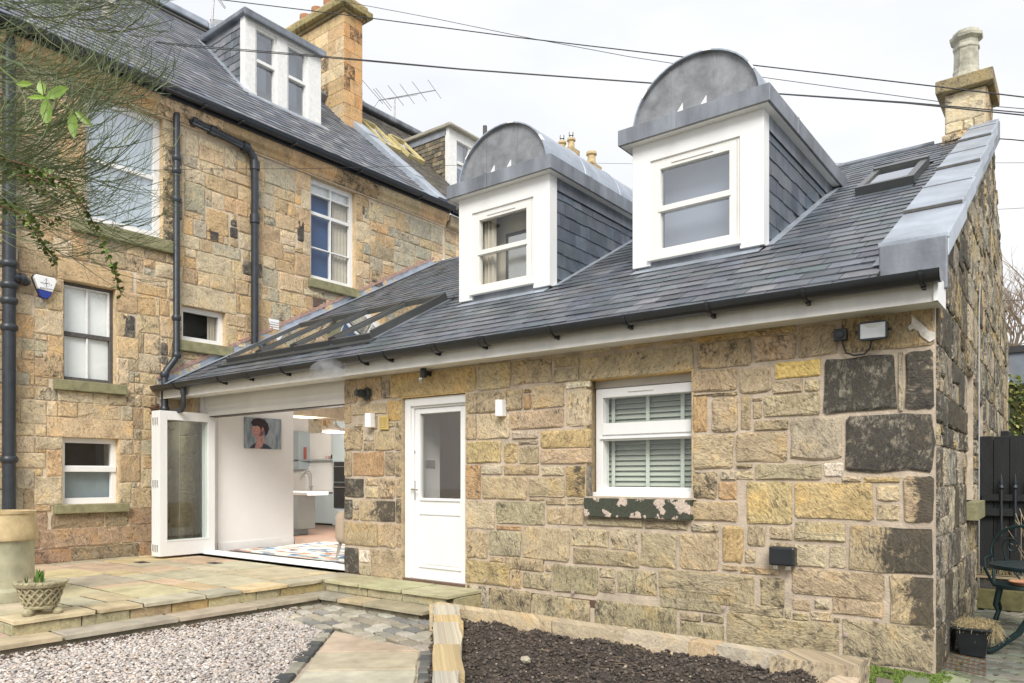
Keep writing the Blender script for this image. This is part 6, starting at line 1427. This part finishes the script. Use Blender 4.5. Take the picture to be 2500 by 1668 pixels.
def branch(b,p,d,l,r,dep):
    q=p+d*l; b.tube([p,(p+q)/2+Vector((U(-.05,.05),U(-.05,.05),U(-.05,.05)))*l,q],[r,r*.8,r*.6],4 if dep<3 else 3,cap=False)
    if dep>6: return
    for _ in range(3 if dep<5 else 2): branch(b,q,(d+Vector((U(-.6,.6),U(-.6,.6),U(-.2,.45)))).normalized(),l*U(.62,.85),r*.6,dep+1)
branch(b,base,Vector((0,0,1)),3.4,.28,0); b.build('branches',plain('bare_bark',(.30,.23,.16),.9),tr_)
# planter, rack, box
pp1=onZ(2376,1600,.085); pt_=empty('plastic_planter',(pp1.x,pp1.y,.085),'rectangular black plastic planter overflowing with dry straw by the wall foot','planter')
def tray(cx,cy,z,w0,d0,w1,d1,h,rot,name,mat,par,th=.012):
    c,s=math.cos(rot),math.sin(rot); T=lambda x,y,zz:(cx+x*c-y*s,cy+x*s+y*c,z+zz)
    R=[(w0,d0,0),(w1,d1,h),(w1+.02,d1+.02,h),(w1+.02,d1+.02,h+.02),(w1-.01,d1-.01,h+.02),(w0-.01,d0-.01,.03)]
    V=[T(sx*a,sy*b_,zz) for a,b_,zz in R for sx,sy in ((-1,-1),(1,-1),(1,1),(-1,1))]
    F=[(i*4+k,i*4+(k+1)%4,(i+1)*4+(k+1)%4,(i+1)*4+k) for i in range(5) for k in range(4)]+[(3,2,1,0),(20,21,22,23)]
    return MB().add(V,F).build(name,mat,par,bevel=.006)
px_,py_=pp1.x+.0,pp1.y+.12
tray(px_,py_,.085,.085,.17,.115,.22,.21,.0,'tub',BLACK,pt_)
def straw(cx,cy,z,w,d,n,par,h=.06,nm='dry_grass',hang=.5):
    b=MB()
    for k in range(n):
        p=Vector((cx+U(-w,w),cy+U(-d,d),z)); a=U(0,6.28); l=U(.03,.10); out=Vector((math.cos(a),math.sin(a),0))
        b.tube([p,p+out*l*.4+Vector((0,0,U(.01,h))),p+out*l*U(.7,1.1)+Vector((0,0,U(-h*.8*hang,h*.7)))],.0012,3,(*jit((.42,.34,.19),.35),0),cap=False)
    return b.build(nm,TINTM,par,kind='stuff')
straw(px_,py_,.29,.10,.19,1100,pt_); straw(px_+.12,py_-.05,.27,.03,.12,350,pt_,hang=1.6)
wr=empty('wire_rack',(onZ(2360,1620,.09).x,onZ(2360,1620,.09).y,.09),'rusty wire rack lying on the bricks below the black planter','rack')
cs4=[onZ(*q,.10) for q in ((2303,1592),(2407,1612),(2406,1650),(2298,1625))]
for k in range(9): t=k/8; MB().tube([cs4[0].lerp(cs4[1],t),cs4[3].lerp(cs4[2],t)],.003,5).build('wire',RUSTY,wr)
for k in range(5): t=k/4; MB().tube([cs4[0].lerp(cs4[3],t),cs4[1].lerp(cs4[2],t)],.004,5).build('wire',RUSTY,wr)
wb=onZ(2415,1488,.085); wbx=empty('timber_trough',(wb.x,wb.y,.085),'mossy timber trough holding a dark planter with dead stems against the gable','trough')
MB().box(wb.x-.25,wb.x+.30,wb.y,wb.y+.45,.085,.30).build('box',plain('mossy_timber',(.12,.11,.045),.9,var=.4,vs=12),wbx,bevel=.01)
tray(wb.x+.02,wb.y+.16,.30,.18,.12,.24,.16,.14,0,'tub',DARKW,wbx); MB().box(wb.x-.26,wb.x+.32,wb.y-.02,wb.y+.0,.42,.46).build('front_slat',plain('grey_timber',(.30,.24,.15),.9,var=.3),wbx)
straw(wb.x+.03,wb.y+.16,.42,.2,.12,260,wbx,.12); straw(wb.x+.45,wb.y+.35,.12,.25,.25,500,wbx,.22,'dead_stems')
# table
tb=Vector((-.28,7.15,.08)); tz=.70
tab=empty('garden_table',tb,'round dark green cast metal garden table with fretted top','table')
zt4=.80
b=MB().lathe([(.33,zt4-.03),(.355,zt4-.03),(.36,zt4-.015),(.355,zt4),(.33,zt4)],tb*1-Vector((0,0,.08)),40)
# rim only is open; fretted lattice below
b.build('tabletop_rim',GREEN,tab,smooth=True)
b=MB()
for rr in (.08,.16,.245,.31): b.tube([(tb.x+rr*math.cos(a),tb.y+rr*math.sin(a),zt4-.012) for a in [k*2*math.pi/32 for k in range(33)]],.007,5)
for k in range(28):
    a=k*2*math.pi/28
    for r0,r1,tw in ((.08,.16,.2),(.16,.245,-.18),(.245,.335,.14)):
        b.tube([(tb.x+r0*math.cos(a),tb.y+r0*math.sin(a),zt4-.01),(tb.x+(r0+r1)/2*math.cos(a+tw),tb.y+(r0+r1)/2*math.sin(a+tw),zt4-.008),(tb.x+r1*math.cos(a),tb.y+r1*math.sin(a),zt4-.01)],.006,4)
b.build('fretwork',GREEN,tab)
for k in range(3):
    a=k*2.094+3.5; d=Vector((math.cos(a),math.sin(a),0)); q=Vector((tb.x,tb.y,0))
    MB().tube([q+d*.05+Vector((0,0,.78)),q+d*.10+Vector((0,0,.6)),q+d*.07+Vector((0,0,.42)),q+d*.16+Vector((0,0,.26)),q+d*.31+Vector((0,0,.13)),q+d*.37+Vector((0,0,.10))],[.02,.024,.022,.024,.02,.026],8).build('leg',GREEN,tab,smooth=True)
# chair
ch0=Vector((-.47,8.12,.08)); chr_=empty('garden_chair',ch0,'dark green cast metal garden chair with scrolled round back behind the table','chair')
zs=.52
b=MB().lathe([(.20,zs-.03),(.225,zs-.02),(.22,zs),(.0,zs)],(ch0.x,ch0.y,0),28); b.build('seat',GREEN,chr_,smooth=True)
arc=[(ch0.x+.25*math.cos(a),ch0.y+.20+.02*math.sin(a),zs+.28+.24*math.sin(a)) for a in [math.pi*k/14 for k in range(15)]]
arc=[(ch0.x+.22,ch0.y+.15,zs)]+arc+[(ch0.x-.22,ch0.y+.15,zs)]
MB().tube(arc,.014,8).build('back_frame',GREEN,chr_,smooth=True)
for s_ in (1,-1):
    sc=[(ch0.x+s_*(.09+.075*(1-t/16)*math.cos(t*.62)),ch0.y+.21,zs+.33+.085*(1-t/16)*math.sin(t*.62)) for t in range(15)]
    MB().tube([(ch0.x+s_*.02,ch0.y+.2,zs+.02),(ch0.x+s_*.13,ch0.y+.2,zs+.18)]+sc[::1],.008,6).build('back_scroll',GREEN,chr_,smooth=True)
    sc=[(ch0.x+s_*(.12+.05*(1-t/14)*math.cos(t*.7)),ch0.y+.21,zs+.16+.05*(1-t/14)*math.sin(t*.7)) for t in range(12)]
    MB().tube(sc,.007,6).build('back_scroll',GREEN,chr_,smooth=True)
    MB().tube([(ch0.x+s_*.24,ch0.y+.17,zs+.24),(ch0.x+s_*.28,ch0.y-.05,zs+.22),(ch0.x+s_*.27,ch0.y-.14,zs+.15),(ch0.x+s_*.21,ch0.y-.08,zs)],.013,8).build('arm',GREEN,chr_,smooth=True)
    for yy,oy in ((-.13,-.08),(.14,.10)): MB().tube([(ch0.x+s_*.16,ch0.y+yy,zs-.02),(ch0.x+s_*.19,ch0.y+yy,zs-.18),(ch0.x+s_*.17,ch0.y+yy,.28),(ch0.x+s_*.23,ch0.y+yy+oy,.09)],[.022,.02,.015,.018],8).build('leg',GREEN,chr_,smooth=True)
MB().lathe([(.0,0),(.13,0),(.15,.03),(.14,.03),(.12,.01),(0,.01)],(ch0.x+.05,ch0.y,zs+.002),24).build('terracotta_saucer',TERRA,at=(ch0.x+.05,ch0.y,zs),label='terracotta saucer resting on the green garden chair seat',cat='saucer',smooth=True)
b=MB()
for k in range(26): q=Vector((ch0.x+.12+U(-.08,.08),ch0.y+.32,.1)); b.tube([q,q+Vector((U(-.1,.1),0,U(.4,.6))),q+Vector((U(-.25,.2),U(-.1,.1),U(.75,1.15)))],.004,4,(*jit((.40,.33,.22),.3),0))
b.build('dead_stalks',TINTM,at=(ch0.x+.1,ch0.y+.3,.08),label='pale dead plant stalks standing behind the green garden chair',cat='dead plant',kind='stuff')
# items on gable far end
q=mapG(12.6,2.05,.12); MB().box(q[0]-.05,q[0]+.06,q[1]-.05,q[1]+.05,q[2],q[2]+.09).build('security_lamp',BLACK,at=q,label='small black lamp bracketed to the far end of the gable',cat='wall lamp',bevel=.01)
# litter by the corner
q=onZ(2170,1644,.085); MB().prism([(-.05,0),(.0,.012),(.03,.02),(.035,-.012)],0,.012,lambda u,v,w:(q.x+u,q.y+v,.085+w)).build('foil_scrap',STEEL,at=(q.x,q.y,.085),label='small crumpled silver scrap lying on the moss by the raised bed',cat='litter')
# =================================================================== SHRUBS AT THE LEFT
bro=empty('broom_shrub',tuple(C0+ray(-420,1163)*2.9-Vector((0,0,1.44))),'large green broom shrub with arching thin twigs overhanging from the left','shrub')
scr=lambda x,y,D:C0+ray(x,y)*D
b=MB(); bs_=Vector(bro.location)
root=[bs_,bs_+Vector((.05,.02,.7)),scr(-330,600,2.8),scr(-260,200,2.8)]
b.tube(root,[.05,.04,.03,.02],8,(.12,.11,.05,0)); b.build('trunk',TINTM,bro)
b=MB(); T1=lambda:(*jit((.135,.165,.075),.4,.1),0)
def twig(x,y,D,ang,ln,curv,r,dep):
    pts=[]; n=5 if dep else 8; a=ang; X,Y_,Dd=x,y,D; dD=U(-.25,.25)/n; kids=[]
    for k in range(n+1):
        pts.append(scr(X,Y_,Dd)); 
        if k: kids.append((X,Y_,Dd,a))
        X+=math.cos(a)*ln/n; Y_-=math.sin(a)*ln/n; a+=curv/n+U(-.05,.05); Dd+=dD
    if pts: b.tube(pts,[r*(1-.7*k/n) for k in range(n+1)],3,T1(),cap=False)
    if dep<2:
        for (X,Y_,Dd,a) in kids:
            for _ in range(4 if dep==0 else 1):
                if R_.random()<(.55 if dep==0 else .42):
                    sgn=R_.choice([1,1,-1]); 
                    L_=U(90,250) if dep==0 else U(50,130)
                    if X+L_*.6>400: L_*=.5
                    twig(X+U(-14,14),Y_+U(-10,10),Dd+U(-.12,.12),a+sgn*U(.15,.6),L_,U(.1,1.1),r*.60,dep+1)
for i in range(37):
    y0=U(-260,520); x0=U(-220,-20) if y0>0 else U(-200,150)
    reach=U(260,560)*(1-.0007*max(0,y0-60)); twig(x0,y0,U(2.2,3.3),U(-.8,-.2) if y0<300 else U(-.45,.1),reach if x0<0 else reach*.5,U(.1,.8),.0034,0)
b.build('twigs',TWIG,bro,kind='stuff')
# long bright leaves
lv=empty('laurel_spray',tuple(scr(60,230,2.25)),'thin stem with a few long bright green leaves hanging in front of the broom','branch')
MB().tube([scr(-20,150,2.25),scr(60,215,2.25),scr(110,235,2.25),scr(165,262,2.25),(scr(215,300,2.25))],.0022,5,(.16,.2,.06,0)).build('stem',TINTM,lv)
pxm=2.25/FPX
for (x,y,dx,dy,l,w_) in ((112,238,.0,-1,66,15),(175,272,.05,-1,64,13),(112,240,.6,.35,60,14),(105,232,-.2,.8,40,12),(80,205,-1,.05,44,8),(182,270,.75,-.7,58,8),(115,238,-1,.05,52,6)):
    b=MB(); d=Rv*dx+Vector((0,0,dy)); sd=(d.cross(Fv)).normalized(); leafshape(scr(x,y,2.24),d,l*pxm,w_*pxm,.006,jit((.17,.27,.03),.15),b,up=sd); b.build('leaf',LEAF,lv)
# small leaved arching sprays
ber=empty('leafy_arching_shrub',tuple(C0+ray(-300,1163)*2.5-Vector((0,0,1.44))),'arching sprays of small glossy green leaves reaching in below the broom','shrub')
bt0=Vector(ber.location); MB().tube([bt0,bt0+Vector((0,.02,.8)),scr(-200,520,2.5),scr(-150,400,2.45)],[.03,.025,.018,.012],6,(.14,.08,.04,0)).build('trunk',TINTM,ber)
lf=MB()
def spray(pts,D,n,sz,spread):
    P=[]; 
    for i in range(len(pts)-1):
        for k in range(6): t=k/6; P.append((pts[i][0]*(1-t)+pts[i+1][0]*t,pts[i][1]*(1-t)+pts[i+1][1]*t))
    P.append(pts[-1]); W=[scr(x,y,D+.1*math.sin(i*.3)) for i,(x,y) in enumerate(P)]
    MB().tube(W,[.0028*(1-.6*i/len(W)) for i in range(len(W))],5,(.20,.09,.045,0)).build('stem',TINTM,ber)
    for k in range(n):
        t=(k+R_.random())/n*(len(W)-1.01); i=int(t); p=W[i].lerp(W[i+1],t-i); d=(Rv*U(-1,1)+Vector((0,0,U(-.9,1)))+Fv*U(-.5,.5)).normalized(); p=p+d*U(0,spread)
        leafshape(p,d,sz*U(.6,1.1),sz*.36,U(-.004,.004),jit((.10,.155,.03) if R_.random()<.7 else (.17,.23,.05),.35),lf,up=None)
spray([(-150,380),(0,385),(90,410),(170,455),(215,520),(250,590),(275,650),(296,722)],2.35,190,.019,.006)
spray([(-150,420),(0,430),(80,428),(140,450)],2.3,150,.017,.012)
spray([(-150,480),(0,500),(50,520),(85,560),(110,600),(137,640)],2.4,230,.017,.016)
spray([(-150,470),(-20,500),(60,520),(150,545)],2.45,150,.014,.012)
spray([(-100,340),(20,390),(60,440),(110,470),(160,500)],2.5,120,.016,.012)
lf.build('leaves',LEAF,ber,kind='stuff')
# =================================================================== STEAM
m,N_,L_,B_=newmat('steam_vapour'); N_.remove(B_)
pv=N_.new('ShaderNodeVolumePrincipled'); pv.inputs['Color'].default_value=(.95,.95,.95,1)
tcx=N_.new('ShaderNodeNewGeometry'); nn=node(N_,'ShaderNodeTexNoise',Scale=9,Detail=4); L_.new(tcx.outputs['Position'],nn.inputs['Vector'])
rr_=N_.new('ShaderNodeValToRGB'); rr_.color_ramp.elements[0].position=.42; rr_.color_ramp.elements[1].position=.68; L_.new(nn.outputs[0],rr_.inputs[0])
mm_=node(N_,'ShaderNodeMath',operation='MULTIPLY'); mm_.inputs[1].default_value=5.; L_.new(rr_.outputs[0],mm_.inputs[0]); L_.new(mm_.outputs[0],pv.inputs['Density']); L_.new(pv.outputs[0],N_['Material Output'].inputs['Volume'])
q=onY(800,905,5.3)
st=MB().lathe([(.0,-.13),(.10,-.11),(.16,-.02),(.15,.06),(.08,.12),(0,.14)],q,16,sx=1.9,sy=.8).build('steam',m,at=q,label='faint puff of boiler steam drifting past the gutter above the folding doors',cat='steam',kind='stuff',smooth=True)
